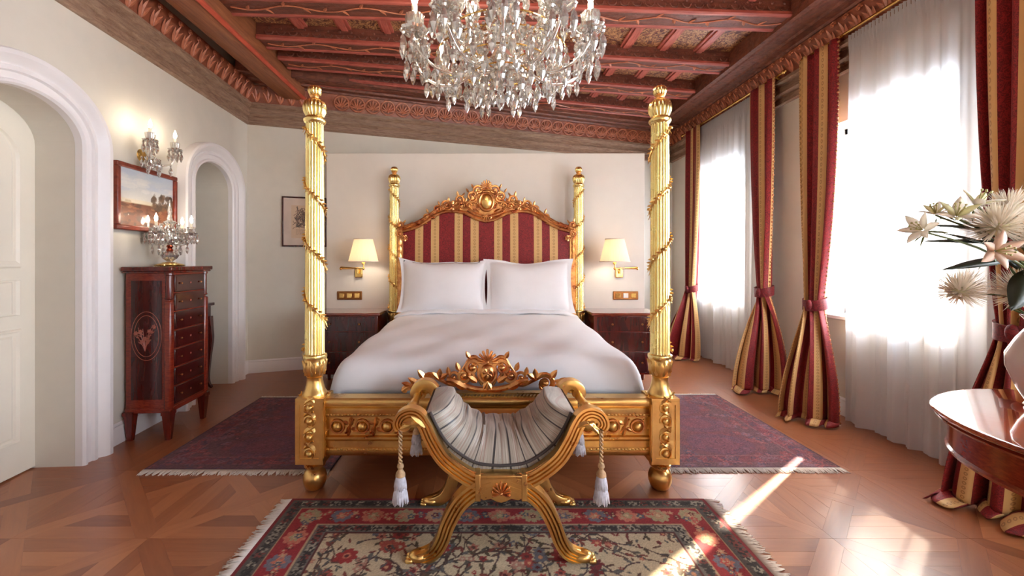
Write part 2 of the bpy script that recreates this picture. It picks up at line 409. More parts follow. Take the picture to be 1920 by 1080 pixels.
# right wall with window reveals
w = MB(); cur = -2.6; RD = .3
for (a, b) in sorted(WINS):
    w.add([RW(cur, 0, 0), RW(a, 0, 0), RW(a, 0, WH), RW(cur, 0, WH)], [(0, 1, 2, 3)])
    for (z0, z1) in ((0, WZ0), (WZ1, WH)): w.add([RW(a, 0, z0), RW(b, 0, z0), RW(b, 0, z1), RW(a, 0, z1)], [(0, 1, 2, 3)])
    for z in (WZ0, WZ1): w.add([RW(a, 0, z), RW(b, 0, z), RW(b, -RD, z), RW(a, -RD, z)], [(0, 1, 2, 3)])
    for d in (a, b): w.add([RW(d, 0, WZ0), RW(d, -RD, WZ0), RW(d, -RD, WZ1), RW(d, 0, WZ1)], [(0, 1, 2, 3)])
    cur = b
w.add([RW(cur, 0, 0), RW(7.2, 0, 0), RW(7.2, 0, WH), RW(cur, 0, WH)], [(0, 1, 2, 3)])
struct(w.build('wall_right', MT['wall'], recalc=False), 'cream plaster window wall')
w = MB(); w.add([(-2.4, -2.6, 0), (3.2, -2.6, 0), (3.2, -2.6, WH), (-2.4, -2.6, WH)], [(0, 1, 2, 3)])
struct(w.build('wall_front', MT['wall'], recalc=False), 'cream plaster wall behind the viewer')
# partition panel that carries the sconces
PY = 4.74
struct(MB().box(-1.77, 1.776, PY, PY+.12, 0, 2.51).build('wall_headboard', MT['panelwall'], bevel=.006), 'free-standing cream partition behind the bed')
# windows: frame, mullions, panes; last two out of view, invented for frontal fill
for i, (a, b) in enumerate(WINS):
    f = MB(); X = RX+.2; t = .055
    f.box(X, X+.06, a, a+t, WZ0, WZ1).box(X, X+.06, b-t, b, WZ0, WZ1).box(X, X+.06, a, b, WZ0, WZ0+t).box(X, X+.06, a, b, WZ1-t, WZ1)
    fo = struct(f.build('window_%d' % (i+1), MT['trim'], bevel=.004), 'white casement window')
    m = (a+b)/2; zt = 1.95
    MB().box(X-.01, X+.065, m-.04, m+.04, WZ0+t, WZ1-t).build('mullion', MT['trim'], fo)
    MB().box(X, X+.055, a+t, b-t, zt-.03, zt+.03).build('transom', MT['trim'], fo)
    for (y0, y1) in ((a+t, m-.04), (m+.04, b-t)):
        for (z0, z1) in ((WZ0+t, zt-.03), (zt+.03, WZ1-t)):
            MB().box(X+.025, X+.03, y0, y1, z0, z1).build('pane', MT['pane'], fo)
    MB().box(RX-.03, RX+.2, a-.03, b+.03, WZ0-.03, WZ0+.004).build('window_sill', MT['trim'], fo, bevel=.006)
    MB().ball((X-.03, m, 1.35), (.012, .012, .07), 8, 6).build('window_handle', MT['brass'], fo)
# ceiling
c = struct(MB().box(-2.9, 3.2, -2.6, 7.2, CEIL+.03, CEIL+.1).build('ceiling', MT['beam']), 'dark red carved wooden coffered ceiling'); CE = c
# beams: y at X=-2.1 and X=2.55, width
BXL, BXR = -2.1, 2.6
BEAMS = [(-.9, -.9, .22), (.1, .1, .22), (1.0, 1.02, .22), (1.85, 1.95, .22), (2.62, 2.76, .22), (3.30, 3.55, .24), (3.90, 4.46, .20), (4.31, 5.18, .22), (4.72, 5.92, .22)]
ZB = 3.35
for (yl, yr, wd_) in BEAMS:
    b = MB(); m = (yr-yl)/(BXR-BXL)
    def bm(x, y, z): return (x, yl+m*(x-BXL)+y, z)
    prof = [(0, CEIL+.03), (0, ZB+.03), (.015, ZB+.012), (.03, ZB+.012), (wd_-.03, ZB+.012), (wd_-.015, ZB+.012), (wd_, ZB+.03), (wd_, CEIL+.03)]
    b.add([bm(BXL, *p) for p in prof]+[bm(BXR, *p) for p in prof], [(i, i+1, 9+i, 8+i) for i in range(7)]+[tuple(range(8)), tuple(range(8, 16))])
    bo = b.build('beam', MT['beam'], CE, ang=30)
    for y0 in (-.012, wd_-.028):
        q = MB(); pr = [(y0, ZB+.035), (y0, ZB+.012), (y0+.01, ZB), (y0+.03, ZB), (y0+.04, ZB+.012), (y0+.04, ZB+.035)]
        q.add([bm(BXL, *p) for p in pr]+[bm(BXR, *p) for p in pr], [(i, (i+1) % 6, 6+(i+1) % 6, 6+i) for i in range(6)]).build('edge_moulding', MT['beamedge'], bo, ang=30)
    if yl > 2.5:
        q = MB(); n = 44
        for j in range(n):          # scallops along the near face
            x = lerp(BXL+.06, BXR-.06, (j+.5)/n); r = .036
            pts = [bm(x+r*math.cos(a), -.004, ZB+.075+r*.9*math.sin(a)) for a in [PI+PI*k/8 for k in range(9)]]
            q.tube(pts, .006, 5, up=(0, 1, 0)); q.ball(bm(x, -.002, ZB+.105), .012, 6, 4)
        q.build('scallop_carving', MT['soffit'], bo)
        q = MB(); n = 30                 # waving vine on the underside
        pts = [bm(lerp(BXL+.05, BXR-.05, k/240), wd_/2+.035*math.sin(k/240*n*PI*.5), ZB+.008) for k in range(241)]
        q.tube(pts, .006, 5, up=(0, 0, 1))
        for k in range(6, 238, 8):
            s_ = 1 if (k//8) % 2 else -1
            q.leaf(pts[k], V(.5, .8*s_, 0), V(0, 0, -1), .075, .035, .05, .25, 3)
        q.build('vine_carving', MT['carve'], bo)
# coffers: painted boards with ribs between the beams
for i in range(3, len(BEAMS)-1):
    (al, ar, aw), (bl, br, _) = BEAMS[i], BEAMS[i+1]
    if i == 7: bl, br = 4.72, 5.92
    nx = 12
    for j in range(nx):
        x0, x1 = lerp(BXL, BXR, j/nx), lerp(BXL, BXR, (j+1)/nx)
        def ya(x): return lerp(al, ar, (x-BXL)/(BXR-BXL))+aw-.01
        def yb(x): return lerp(bl, br, (x-BXL)/(BXR-BXL))+.01
        if yb(x0)-ya(x0) < .03: continue
        MB().add([(x0, ya(x0), CEIL), (x1, ya(x1), CEIL), (x1, yb(x1), CEIL), (x0, yb(x0), CEIL)]+[(x0, ya(x0), CEIL+.03), (x1, ya(x1), CEIL+.03), (x1, yb(x1), CEIL+.03), (x0, yb(x0), CEIL+.03)],
                 [(3, 2, 1, 0), (4, 5, 6, 7), (0, 1, 5, 4), (1, 2, 6, 5), (2, 3, 7, 6), (3, 0, 4, 7)]).build('coffer_panel', MT['coffer'], CE)
        if j:
            q = MB()
            for dx, hw, hh in ((0, .03, .035), (-.045, .012, .02), (.045, .012, .02)):
                a_, b_ = x0+dx-hw, x0+dx+hw
                q.add([(a_, ya(a_), CEIL), (b_, ya(b_), CEIL), (b_, yb(b_), CEIL), (a_, yb(a_), CEIL), (a_, ya(a_), CEIL-hh), (b_, ya(b_), CEIL-hh), (b_, yb(b_), CEIL-hh), (a_, yb(a_), CEIL-hh)],
                      [(4, 5, 6, 7), (0, 1, 5, 4), (1, 2, 6, 5), (2, 3, 7, 6), (3, 0, 4, 7)])
            q.build('coffer_rib', MT['rib'], CE)
# girder along the left wall: squarish log with a painted red arris
sq = [((abs(math.cos(a))**.6)*math.copysign(1, math.cos(a)), (abs(math.sin(a))**.6)*math.copysign(1, math.sin(a))) for a in [2*PI*k/28 for k in range(28)]]
g = MB().tube([(-2.11, -2.6, 3.42), (-2.30, 5.16, 3.42)], [(.165, .2), (.165, .2)], prof=sq, up=(0, 0, 1)).build('girder', MT['girder'], CE, ang=60)
q = MB(); st = [(-2.11+.135, -2.6, 3.245), (-2.30+.135, 5.14, 3.245)]
q.tube(st, [(.022, .012)]*2, 8, up=(.6, 0, -.8)).build('painted_stripe', MT['stripe'], g)

# cornices: profile (offset into the room, z)
GREY = [(0, 2.9), (.018, 2.9), (.032, 2.912), (.032, 2.926), (.014, 2.934), (.014, 2.985), (.034, 2.995), (.05, 3.012), (.05, 3.026), (.03, 3.034), (.03, 3.085), (.05, 3.095), (.072, 3.115), (.072, 3.145), (0, 3.145)]
FRZ = [(0, 3.145), (.045, 3.145), (.05, 3.17), (.075, 3.25), (.12, 3.31), (.12, 3.34), (0, 3.34)]
SOF = [(0, 3.335), (.14, 3.325), (.15, 3.345), (.2, 3.35), (.21, 3.335), (.25, 3.335), (.26, 3.355), (.34, 3.355), (.35, 3.34), (.40, 3.34), (.41, 3.352), (.45, 3.352), (.46, 3.325), (.5, 3.325), (.5, CEIL+.03), (0, CEIL+.03)]
def extr(fn, prof, a, b, close=True):
    k = len(prof); q = MB(); q.add([fn(a, *p) for p in prof]+[fn(b, *p) for p in prof], [(i, (i+1) % k, k+(i+1) % k, k+i) for i in range(k)]+[tuple(range(k)), tuple(range(k, 2*k))]); return q
TRIM = [0]
def cornice(fn, a, b, soffit, lab):
    TRIM[0] += 1
    o = struct(extr(fn, GREY, a, b).build('trim_%d' % TRIM[0], MT['cornice'], ang=25), lab)
    extr(fn, FRZ, a, b).build('frieze_board', MT['frieze'], o, ang=50)
    if soffit: extr(fn, SOF, a, b).build('soffit_moulding', MT['soffit'], o, ang=25)
    return o
cl = cornice(LW, -2.6, 4.97, False, 'carved wooden cornice along the left wall')
cb = cornice(BW, -.02, BLEN+.02, True, 'carved wooden cornice along the back wall')
cr = cornice(RW, -2.6, 6.97, True, 'carved wooden cornice along the window wall')
# acanthus leaf of the side friezes (local: x along, y out of wall, z up)
q = MB()
for s_ in (-1, 0, 1):
    q.leaf((0, .0, -.075), V(.45*s_, .35, 1), V(0, 1, -.3), .15-.03*abs(s_), .05, .12, .22, 4)
q.scroll((.035, .055), .022, 1.1, PI, -1, .008, .085, n=10, seg=5)
lm = q.mesh('acanthus_leaf')
def leafrow(fn, a, b, step, par, ang):
    n = int((b-a)/step)
    for i in range(n):
        o = obj('acanthus_leaf', lm, MT['carve'], par); o.location = fn(a+step*(i+.5), .05, 3.235); o.rotation_euler = (0, 0, ang)
leafrow(RW, 1.6, 6.9, .125, cr, PI/2); leafrow(LW, 1.4, 4.9, .125, cl, -PI/2+LANG)
leafrow(BW, .04, .9, .125, cb, PI+BANG)
# overlapping rings with palmettes on the back frieze
q = MB(); q.tube([(.085*math.cos(a), 0, .082*math.sin(a)) for a in [2*PI*k/20 for k in range(20)]], .011, 6, closed=True, up=(0, 1, 0))
q.shell((0, -.045), .1, 7, PI*.85, PI/2, .0)
rm = q.mesh('frieze_ring')
for i in range(int((BLEN-.9)/.185)):
    o = obj('frieze_ring', rm, MT['carve'], cb); u = .95+.185*(i+.5); o.location = BW(u, .092, 3.24); o.rotation_euler = (.36, 0, BANG)
# baseboards
BBP = [(0, 0), (.02, 0), (.02, .11), (.014, .125), (.018, .135), (.006, .15), (0, .15)]
ol = struct(extr(LW, BBP, 2.93, 3.70).build('baseboard_left', MT['trim'], ang=30), 'white baseboard')
for k_, (a, b) in enumerate(((4.74, 4.96), (-2.6, 1.85))): extr(LW, BBP, a, b).build('baseboard_section', MT['trim'], ol, ang=30)
struct(extr(BW, BBP, .0, BLEN).build('baseboard_back', MT['trim'], ang=30), 'white baseboard')
struct(extr(RW, BBP, -2.6, 6.95).build('baseboard_right', MT['trim'], ang=30), 'white baseboard')
# arched architraves on the left wall
APROF = [(0, .001), (0, .045), (.06, .06), (.13, .06), (.17, .04), (.36, .045), (.4, .062), (.52, .062), (.56, .048), (.62, .055), (.7, .08), (.82, .095), (.95, .095), (1, .08), (1, .001)]
for k_, ((c, h), lab) in enumerate(zip(OPEN, ('white moulded arch around the panelled door', 'white moulded arch around the niche'))):
    hi, ho, ri, ro = h, h+.19, RISE, RISE+.185
    path = [(-1, None, 0), ]
    pi, po = [(c-hi, 0), (c-hi, SPR)], [(c-ho, 0), (c-ho, SPR)]
    for k in range(1, 33):
        a = PI-PI*k/32; pi.append((c+hi*math.cos(a), SPR+ri*math.sin(a))); po.append((c+ho*math.cos(a), SPR+ro*math.sin(a)))
    pi.append((c+hi, 0)); po.append((c+ho, 0)); q = MB(); K = len(APROF); vs = []
    for (a, b) in zip(pi, po):
        for (t, o) in APROF: vs.append(LW(lerp(a[0], b[0], t), o, lerp(a[1], b[1], t)))
    q.add(vs, [(i*K+j, i*K+j+1, (i+1)*K+j+1, (i+1)*K+j) for i in range(len(pi)-1) for j in range(K-1)])
    TRIM[0] += 1; struct(q.build('trim_%d' % TRIM[0], MT['trim'], ang=28), lab)
# panelled arched door, set back in its reveal
c, h = OPEN[0]; DO = -.24
q = MB(); n = 24; ds = [c-h*math.cos(PI*i/n) for i in range(n+1)]
poly = [(c-h, .01), (c+h, .01)]+[(d, arch_z(c, h, d)) for d in ds[::-1]]
q.add([LW(d, DO, z) for d, z in poly]+[LW(d, DO-.04, z) for d, z in poly], [tuple(range(len(poly))), tuple(range(len(poly), 2*len(poly)))]+[(i, (i+1) % len(poly), len(poly)+(i+1) % len(poly), len(poly)+i) for i in range(len(poly))])
door = struct(q.build('door_1', MT['door'], ang=30), 'cream arched panelled door')
def dpanel(pts):
    cx, cz = sum(p[0] for p in pts)/len(pts), sum(p[1] for p in pts)/len(pts); q = MB(); k = len(pts); vs = []
    for sc, o in ((1, .0), (.97, .014), (.93, .014), (.88, .002), (.80, .002), (.74, .012)):
        vs += [LW(cx+(p[0]-cx)*sc, DO+o, cz+(p[1]-cz)*(1-(1-sc)*.55)) for p in pts]
    q.add(vs, [(r*k+i, r*k+(i+1) % k, (r+1)*k+(i+1) % k, (r+1)*k+i) for r in range(5) for i in range(k)]+[tuple(range(5*k, 6*k))])
    q.build('door_panel', MT['door'], door, ang=25)
hp = h-.09; ap = [(c+hp*math.cos(a), 1.93+.2*math.sin(a)) for a in [PI*i/16 for i in range(17)]]
dpanel([(c-hp, 1.27), (c+hp, 1.27)]+ap); dpanel([(c-hp, .98), (c+hp, .98), (c+hp, 1.2), (c-hp, 1.2)]); dpanel([(c-hp, .2), (c+hp, .2), (c+hp, .9), (c-hp, .9)])

# ------------------------------------------------------------------ parquet floor
fl = struct(MB().box(-3.6, 3.4, -2.6, 7.2, -.1, -.006).build('floor', MT['slab']), 'glossy brown parquet floor')
S = .65; G = .0004; bwid = .045
def poly_mesh(poly, name):
    q = MB(); q.prism(poly, -.012, 0, 'z'); q.uv = [(p[0]+.4, p[1]+.3) for p in poly]*2
    return q.mesh(name, 20)
hS = S/2-G; dd = bwid*math.sqrt(2)      # a triangle between the diagonals: apex at the centre, base at y=-hS
def strip(y0, y1):                       # trapezoid |x| < -y - dd/2 .. between y0 (outer) and y1
    return [(-(-y0-dd), y0), ((-y0-dd), y0), (max(-y1-dd, .0005), y1), (-max(-y1-dd, .0005), y1)]
ys = [-hS, -hS*.72-G, -hS*.44-G, -dd-.001]
tri = [poly_mesh(strip(ys[k]+(2*G if k else 0), ys[k+1]), 'parquet_plank') for k in range(3)]
L = S/math.sqrt(2)
dia = poly_mesh([(-L+.001, 0), (-L+bwid, -bwid+G), (L-bwid, -bwid+G), (L-.001, 0), (L-bwid, bwid-G), (-L+bwid, bwid-G)], 'parquet_plank')
half = poly_mesh([(bwid+G, -bwid+G), (L-bwid, -bwid+G), (L-.001, 0), (L-bwid, bwid-G), (bwid+G, bwid-G)], 'parquet_plank')
pieces = []
for ix in range(-5, 10):
    for iy in range(-4, 13):
        cx, cy = -1.6+S*ix+S/2, 2.02+S*iy+S/2
        if cx < LX0+LS*cy-.75 or cx > RX+.3 or cy > 5.904+.34*cx+.3 or cy < -2.4: continue
        pc = [(m, r*PI/2) for r in range(4) for m in tri]
        flip = (ix+iy) % 2
        pc += [(dia, PI/4+flip*PI/2), (half, PI*.75+flip*PI/2), (half, PI*1.75+flip*PI/2)]
        for (m, a) in pc:
            mx = (-.65*S*.5 if m in tri else 0); px_, py_ = cx-math.sin(a)*mx, cy+math.cos(a)*mx
            vis = py_ > .9 and abs(px_) < py_*1.35+.4
            pieces.append(((py_ if vis else 50+abs(py_)), m, a, cx, cy))
pieces.sort(key=lambda t: t[0])
for (_, m, a, cx, cy) in pieces[:300]:
    o = obj('parquet_plank', m, MT['floor'], fl); o.location = (cx, cy, 0); o.rotation_euler = (0, 0, a)
q = MB(); rr = random.Random(3)
for (_, m, a, cx, cy) in pieces[300:]:
    M = Matrix.Translation((cx, cy, 0)) @ Matrix.Rotation(a, 4, 'Z'); ox, oy = rr.random()*40, rr.random()*40
    q.add([M @ v.co for v in m.vertices], [tuple(p.vertices) for p in m.polygons], [(v.co.x+ox, v.co.y+oy) for v in m.vertices])
stuff(q.build('parquet_plank_field', MT['floor'], fl, ang=20, recalc=False))
# ------------------------------------------------------------------ the four-poster bed
BX = .012; FY, HY = 2.467, 4.62
bed = thing('four_poster_bed', 'gilded four-poster bed with fluted posts and striped red and gold headboard', 'bed', (BX, 3.5, 0))
def flute(n, amp): return lambda a, z: 1-amp*(1-abs(math.cos(n*a*.5)))
FOOT = [(.0, 0), (.035, 0), (.052, .012), (.064, .045), (.066, .075), (.056, .105), (.04, .118), (.04, .126), (.058, .134), (.06, .148), (.05, .156), (.05, .172)]
VASE = [(.068, .53), (.07, .545), (.066, .56), (.058, .572), (.05, .60), (.045, .625), (.045, .645), (.048, .65)]
CUP = [(.04, .645), (.05, .66), (.062, .69), (.066, .72), (.062, .742), (.054, .755), (.05, .762)]
SHAFT = [(.066, .757), (.068, .765), (.066, .775), (.055, .78), (.055, .79), (.05, 2.10), (.05, 2.108), (.056, 2.112), (.062, 2.122), (.062, 2.132), (.054, 2.138), (.05, 2.148)]
CAPI = [(.046, 2.145), (.052, 2.155), (.064, 2.18), (.067, 2.205), (.06, 2.23), (.046, 2.243), (.03, 2.25)]
NECK = [(.03, 2.248), (.022, 2.258), (.024, 2.266), (.03, 2.272)]
FIN = [(.02, 2.268), (.032, 2.278), (.04, 2.297), (.038, 2.315), (.026, 2.328), (.008, 2.333)]
def shaft_flute(a, z): return .84+.16*abs(math.sin(9*a))**.6 if .785 < z < 2.105 else 1
sh = []
for (r, z) in SHAFT: sh.append((r, z))
shaft_me = MB().lathe(sh, seg=216, flute=shaft_flute).mesh('bed_post', 50)
foot_me = MB().lathe(FOOT, seg=28).mesh('post_foot')
vase_me = MB().lathe(VASE, seg=28).mesh('post_collar')
q = MB().lathe(CUP, seg=28)
for k in range(8):
    a = 2*PI*k/8; d = V(math.cos(a), math.sin(a), 0)
    q.leaf(d*.048+V(0, 0, .66), V(0, 0, 1)+d*.16, d, .09, .042, .05, .3, 5); q.leaf(V(math.cos(a+.39), math.sin(a+.39), 0)*.055+V(0, 0, .675), V(0, 0, 1)+d*.1, V(math.cos(a+.39), math.sin(a+.39), 0), .07, .03, .1, .25, 4)
cup_me = q.mesh('acanthus_cup')
cap_me = MB().lathe(CAPI, seg=96, flute=flute(16, .14)).mesh('post_capital', 60)
neck_me = MB().lathe(NECK, seg=20).mesh('finial_neck'); fin_me = MB().lathe(FIN, seg=72, flute=flute(12, .14)).mesh('finial', 60)
def garland(sg):
    q = MB(); n = 400; turns = 4.0; pts = []
    for i in range(n+1):
        t = i/n; a = sg*(2*PI*turns*t)+(PI if sg > 0 else 0)+.3*sg; z = lerp(2.09, .80, t); r = interp(z, [.79, 2.1], [.057, .052])
        pts.append(V(r*math.cos(a), r*math.sin(a), z))
    q.tube(pts[::2], .0055, 5)
    for i in range(3, n, 3):
        p = pts[i]; t = (pts[min(i+1, n)]-pts[i-1]).normalized(); o = V(p.x, p.y, 0).normalized(); s_ = (-1)**i
        q.leaf(p, t*.8+o.cross(t)*s_*.7+o*.25, o, .030, .015, .2, .3, 3)
        if i % 18 == 3: q.ball(p+o*.009, .009, 7, 5)
    return q.mesh('garland')
gar = {1: garland(1), -1: garland(-1)}
# square block with recessed carved panels (front posts)
q = MB(); q.box(-.074, .074, -.074, .074, .178, .534)
for z0 in (.172, .522): q.box(-.079, .079, -.079, .079, z0, z0+.02)
for s_ in (-1, 1):
    for f in (0, 1):
        for (u0, u1, z0, z1) in ((-.076, -.055, .19, .525), (.055, .076, .19, .525), (-.076, .076, .19, .206), (-.076, .076, .508, .525)):
            a, b = sorted((s_*.074, s_*.081))
            if f == 0: q.box(u0, u1, a, b, z0, z1)
            else: q.box(a, b, u0, u1, z0, z1)
block_me = q.mesh('post_block', 30)
q = MB()
for f in range(1):
    s0 = len(q.v)
    for k, z in enumerate((.232, .325, .415, .49)):
        s_ = 1 if k % 2 else -1
        q.leaf((-.03*s_, -.074, z+.02), V(s_*.7, 0, .75), V(0, -1, 0), .07, .04, .1, .35, 4, .25*s_); q.leaf((.03*s_, -.074, z+.03), V(-s_*.6, 0, .6), V(0, -1, 0), .055, .034, .1, .35, 4)
        q.tube([(.03*math.cos(a), -.076, z+.03*math.sin(a)) for a in [2*PI*j/14+s_ for j in range(11)]], .006, 5, up=(0, 1, 0))
    q.xf(Matrix.Rotation(f*PI/2, 4, 'Z'), s0)
carv_me = q.mesh('panel_carving')
boss_me = MB().ball((0, 0, 0), (.019, .014, .019), 14, 10).mesh('boss', 180)
for (x, y, sg, front) in ((-1, FY, 1, 1), (1, FY, -1, 1), (-1, HY, 1, 0), (1, HY, -1, 0)):
    p = obj('bed_post', shaft_me, MT['goldpale'], bed); p.location = (x, y-3.5, 0)
    obj('post_foot', foot_me, MT['gold'], p); obj('post_collar', vase_me, MT['gold'], p); obj('acanthus_cup', cup_me, MT['gold'], p)
    obj('post_capital', cap_me, MT['goldpale'], p); obj('finial_neck', neck_me, MT['goldred'], p); obj('finial', fin_me, MT['goldpale'], p)
    obj('garland', gar[sg], MT['gold'], p); obj('post_block', block_me, MT['gold'], p); [setattr(obj('panel_carving', carv_me, MT['gold'], p), 'rotation_euler', (0, 0, f_*PI/2)) for f_ in range(4)]
    if front:
        for f in (0, 1, 3):
            for z in (.232, .325, .415, .49):
                b = obj('boss', boss_me, MT['gold'], p); v = Matrix.Rotation(f*PI/2, 3, 'Z') @ V(0, -.08, z); b.location = v; b.rotation_euler = (0, 0, f*PI/2)
# side rails and footboard
for s_ in (-1, 1):
    x = s_*.99
    MB().box(min(x, x+.05*-s_), max(x, x+.05*-s_), FY+.07-3.5, HY-.05-3.5, .24, .5).build('side_rail', MT['gold'], bed, bevel=.01)
y0 = FY-3.5
RP = [(.04, .205), (-.035, .205), (-.042, .215), (-.042, .235), (-.03, .25), (-.03, .285), (-.044, .30), (-.044, .312), (-.026, .318), (-.026, .42), (-.044, .428), (-.046, .44), (-.036, .452), (-.026, .47), (-.034, .482), (-.052, .492), (-.056, .51), (-.052, .525), (-.044, .535), (.04, .535)]
k = len(RP); q = MB(); q.add([(-.93, y0+p[0], p[1]) for p in RP]+[(.93, y0+p[0], p[1]) for p in RP], [(i, (i+1) % k, k+(i+1) % k, k+i) for i in range(k)]+[tuple(range(k)), tuple(range(k, 2*k))])
fb = q.build('footboard', MT['gold'], bed, ang=35)
for yb, zb in ((y0-.04, .243), (y0-.046, .441)):
    q = MB()
    for i in range(92): q.ball((-.92+.02*i+.01, yb, zb), (.0105, .008, .006), 6, 4)
    q.build('beading', MT['gold'], fb)
NB = 13
for i in range(NB):
    x = -.86+1.72*i/(NB-1); o = obj('boss', boss_me, MT['gold'], fb); o.location = (x, y0-.032, .369); o.scale = (1.45, 1.5, 1.45)
q = MB()
for i in range(NB):
    x = -.86+1.72*i/(NB-1)
    q.tube([(x+.037*math.cos(a), y0-.028, .369+.037*math.sin(a)) for a in [2*PI*j/18 for j in range(18)]], .008, 6, closed=True, up=(0, 1, 0))
    if i < NB-1:
        xm = x+1.72/(NB-1)/2
        q.tube([(xm-.028+.056*t, y0-.029, .369+.04*math.sin(-PI*.5+PI*t)) for t in [j/8 for j in range(9)]], .006, 5, up=(0, 1, 0))
        for s_ in (-1, 1):
            q.leaf((xm, y0-.026, .369), V(s_*.45, 0, s_*1), V(0, -1, 0), .062, .036, .1, .35, 4, -.3); q.leaf((xm+.01*s_, y0-.026, .369-.012*s_), V(s_, 0, -.5*s_), V(0, -1, 0), .04, .03, .1, .35, 4)
q.build('swirl_carving', MT['goldred'], fb)
# lattice dentil and pierced crest on the footboard
q = MB()
for i in range(30):
    x = -.29+.02*i; q.add([(x, y0-.035, .537), (x+.006, y0-.035, .537), (x+.018, y0-.035, .557), (x+.012, y0-.035, .557)]+[(a, y0-.022, b) for a, b in ((x, .537), (x+.006, .537), (x+.018, .557), (x+.012, .557))], [(0, 1, 2, 3), (0, 1, 5, 4), (1, 2, 6, 5), (2, 3, 7, 6), (3, 0, 4, 7), (7, 6, 5, 4)])
q.box(-.30, .32, y0-.024, y0+.01, .533, .538).box(-.30, .32, y0-.038, y0+.01, .556, .563)
q.build('dentil_band', MT['gold'], fb)
yc = y0-.012
cr_ = MB()
cr_.tube(smooth_path([(0, yc, .575), (-.07, yc, .578), (-.15, yc, .60), (-.2, yc, .625), (-.235, yc, .63)], 6), [.017]*25, 8, up=(0, 1, 0))
cr_.scroll((-.085, .70), .05, 1.3, -PI*.2, 1, .018, yc, [(-.03, yc, .60), (-.045, yc, .63), (-.04, yc, .67)])
cr_.scroll((-.075, .735), .03, 1.2, PI*.9, -1, .010, yc, [(-.16, yc, .67), (-.13, yc, .71)])
cr_.scroll((-.137, .655), .035, 1.3, PI*.1, -1, .015, yc, [(-.06, yc, .625), (-.09, yc, .68)])
cr_.scroll((-.195, .645), .028, 1.2, 0, 1, .010, yc)
cr_.tube(smooth_path([(-.13, yc, .62), (-.2, yc, .60), (-.26, yc, .625), (-.3, yc, .645)], 6), .011, 7, up=(0, 1, 0))
cr_.scroll((-.335, .61), .046, 1.4, PI*.4, 1, .017, yc, [(-.27, yc, .63), (-.3, yc, .65)])
cr_.tube(smooth_path([(-.33, yc, .575), (-.4, yc, .575), (-.45, yc, .59), (-.49, yc, .565)], 6), .012, 7, up=(0, 1, 0))
cr_.scroll((-.415, .60), .025, 1.2, PI*.2, 1, .009, yc); cr_.scroll((-.475, .57), .018, 1.1, 0, 1, .009, yc)
for (x, z, dx, dz, L_) in ((-.275, .635, -.1, 1, .06), (-.275, .635, -.8, .6, .055), (-.275, .635, .7, .7, .055), (-.36, .64, -.7, .7, .06), (-.40, .61, -1, .5, .06), (-.44, .60, -1, .2, .05), (-.16, .685, -.5, .9, .05), (-.10, .755, -.6, .8, .045), (-.22, .66, -.3, 1, .045), (-.06, .62, -.8, .4, .06), (-.12, .585, -1, .4, .08), (-.38, .585, -.9, .5, .05), (-.3, .60, -.5, -.8, .04)):
    cr_.leaf((x, yc-.005, z), (dx, 0, dz), (0, -1, 0), L_*1.1, L_*.72, .2, .3, 5, .15)
cr_.mirror_x(); cr_.build('footboard_crest', MT['goldred'], bed)
q = MB().shell((0, .735), .068, 9, PI*1.0, PI/2, yc-.012).build('crest_shell', MT['goldred'], bed)
q = MB().ball((0, yc-.01, .672), (.042, .02, .05), 18, 12)
q.tube([(.05*math.cos(a), yc-.006, .672+.058*math.sin(a)) for a in [2*PI*j/24 for j in range(24)]], .01, 6, closed=True, up=(0, 1, 0))
q.rosette((0, yc-.026, .675), .03, 7)
for s_ in (-1, 0, 1): q.leaf((0, yc-.01, .625), V(.5*s_, 0, -1), V(0, -1, 0), .055, .03, .15, .3)
q.build('crest_medallion', MT['goldred'], bed)

# headboard: striped panel in a carved frame
hy = HY-3.5
LOW = [(-.90, 1.63), (-.785, 1.662), (-.665, 1.722), (-.56, 1.795), (-.44, 1.842), (-.305, 1.842), (-.2, 1.812), (-.11, 1.766), (0, 1.738)]
LOWS = [p for p in smooth_path([(a, 0, b) for a, b in LOW], 6)]
LOWS = LOWS+[V(-p.x, 0, p.z) for p in LOWS[-2::-1]]
lx = [p.x for p in LOWS]; lz = [p.z for p in LOWS]
def hbz(x): return interp(x, lx, lz)
q = MB()
q.grid(lambda u, v: (lerp(-.90, .90, u), hy-.045-.03*(1-abs(2*u-1)**6)*(1-abs(2*v-1)**4), lerp(.55, hbz(lerp(-.9, .9, u)), v)), 60, 24, lambda u, v: (lerp(-.9, .9, u)+BX*0, lerp(.55, hbz(lerp(-.9, .9, u)), v)))
q.build('headboard_panel', MT['damask'], bed, ang=180)
q = MB(); TOPS = [(-.95, 1.66), (-.86, 1.69), (-.76, 1.72), (-.665, 1.775), (-.6, 1.82), (-.5, 1.895), (-.41, 1.93), (-.33, 1.955), (-.25, 1.95), (-.2, 1.93), (-.15, 2.0), (-.08, 2.06), (0, 2.09)]
tx = [a for a, b in TOPS]+[-a for a, b in TOPS[-2::-1]]; tz = [b for a, b in TOPS]+[b for a, b in TOPS[-2::-1]]
xs = [lerp(-.94, .94, i/90) for i in range(91)]
vs = []
for x in xs: vs += [(x, hy-.05, hbz(x)-.01), (x, hy-.05, interp(x, tx, tz)), (x, hy-.01, interp(x, tx, tz)), (x, hy-.01, hbz(x)-.01)]
q.add(vs, [(i*4+j, i*4+(j+1) % 4, i*4+4+(j+1) % 4, i*4+4+j) for i in range(90) for j in range(4)])
for s_ in (-1, 1): q.box(min(s_*.955, s_*.895), max(s_*.955, s_*.895), hy-.055, hy, .5, 1.66)
q.box(-.9, .9, hy-.035, hy, .5, 1.64)
hf = q.build('headboard_frame', MT['goldred'], bed, ang=30)
yh = hy-.06; q = MB()
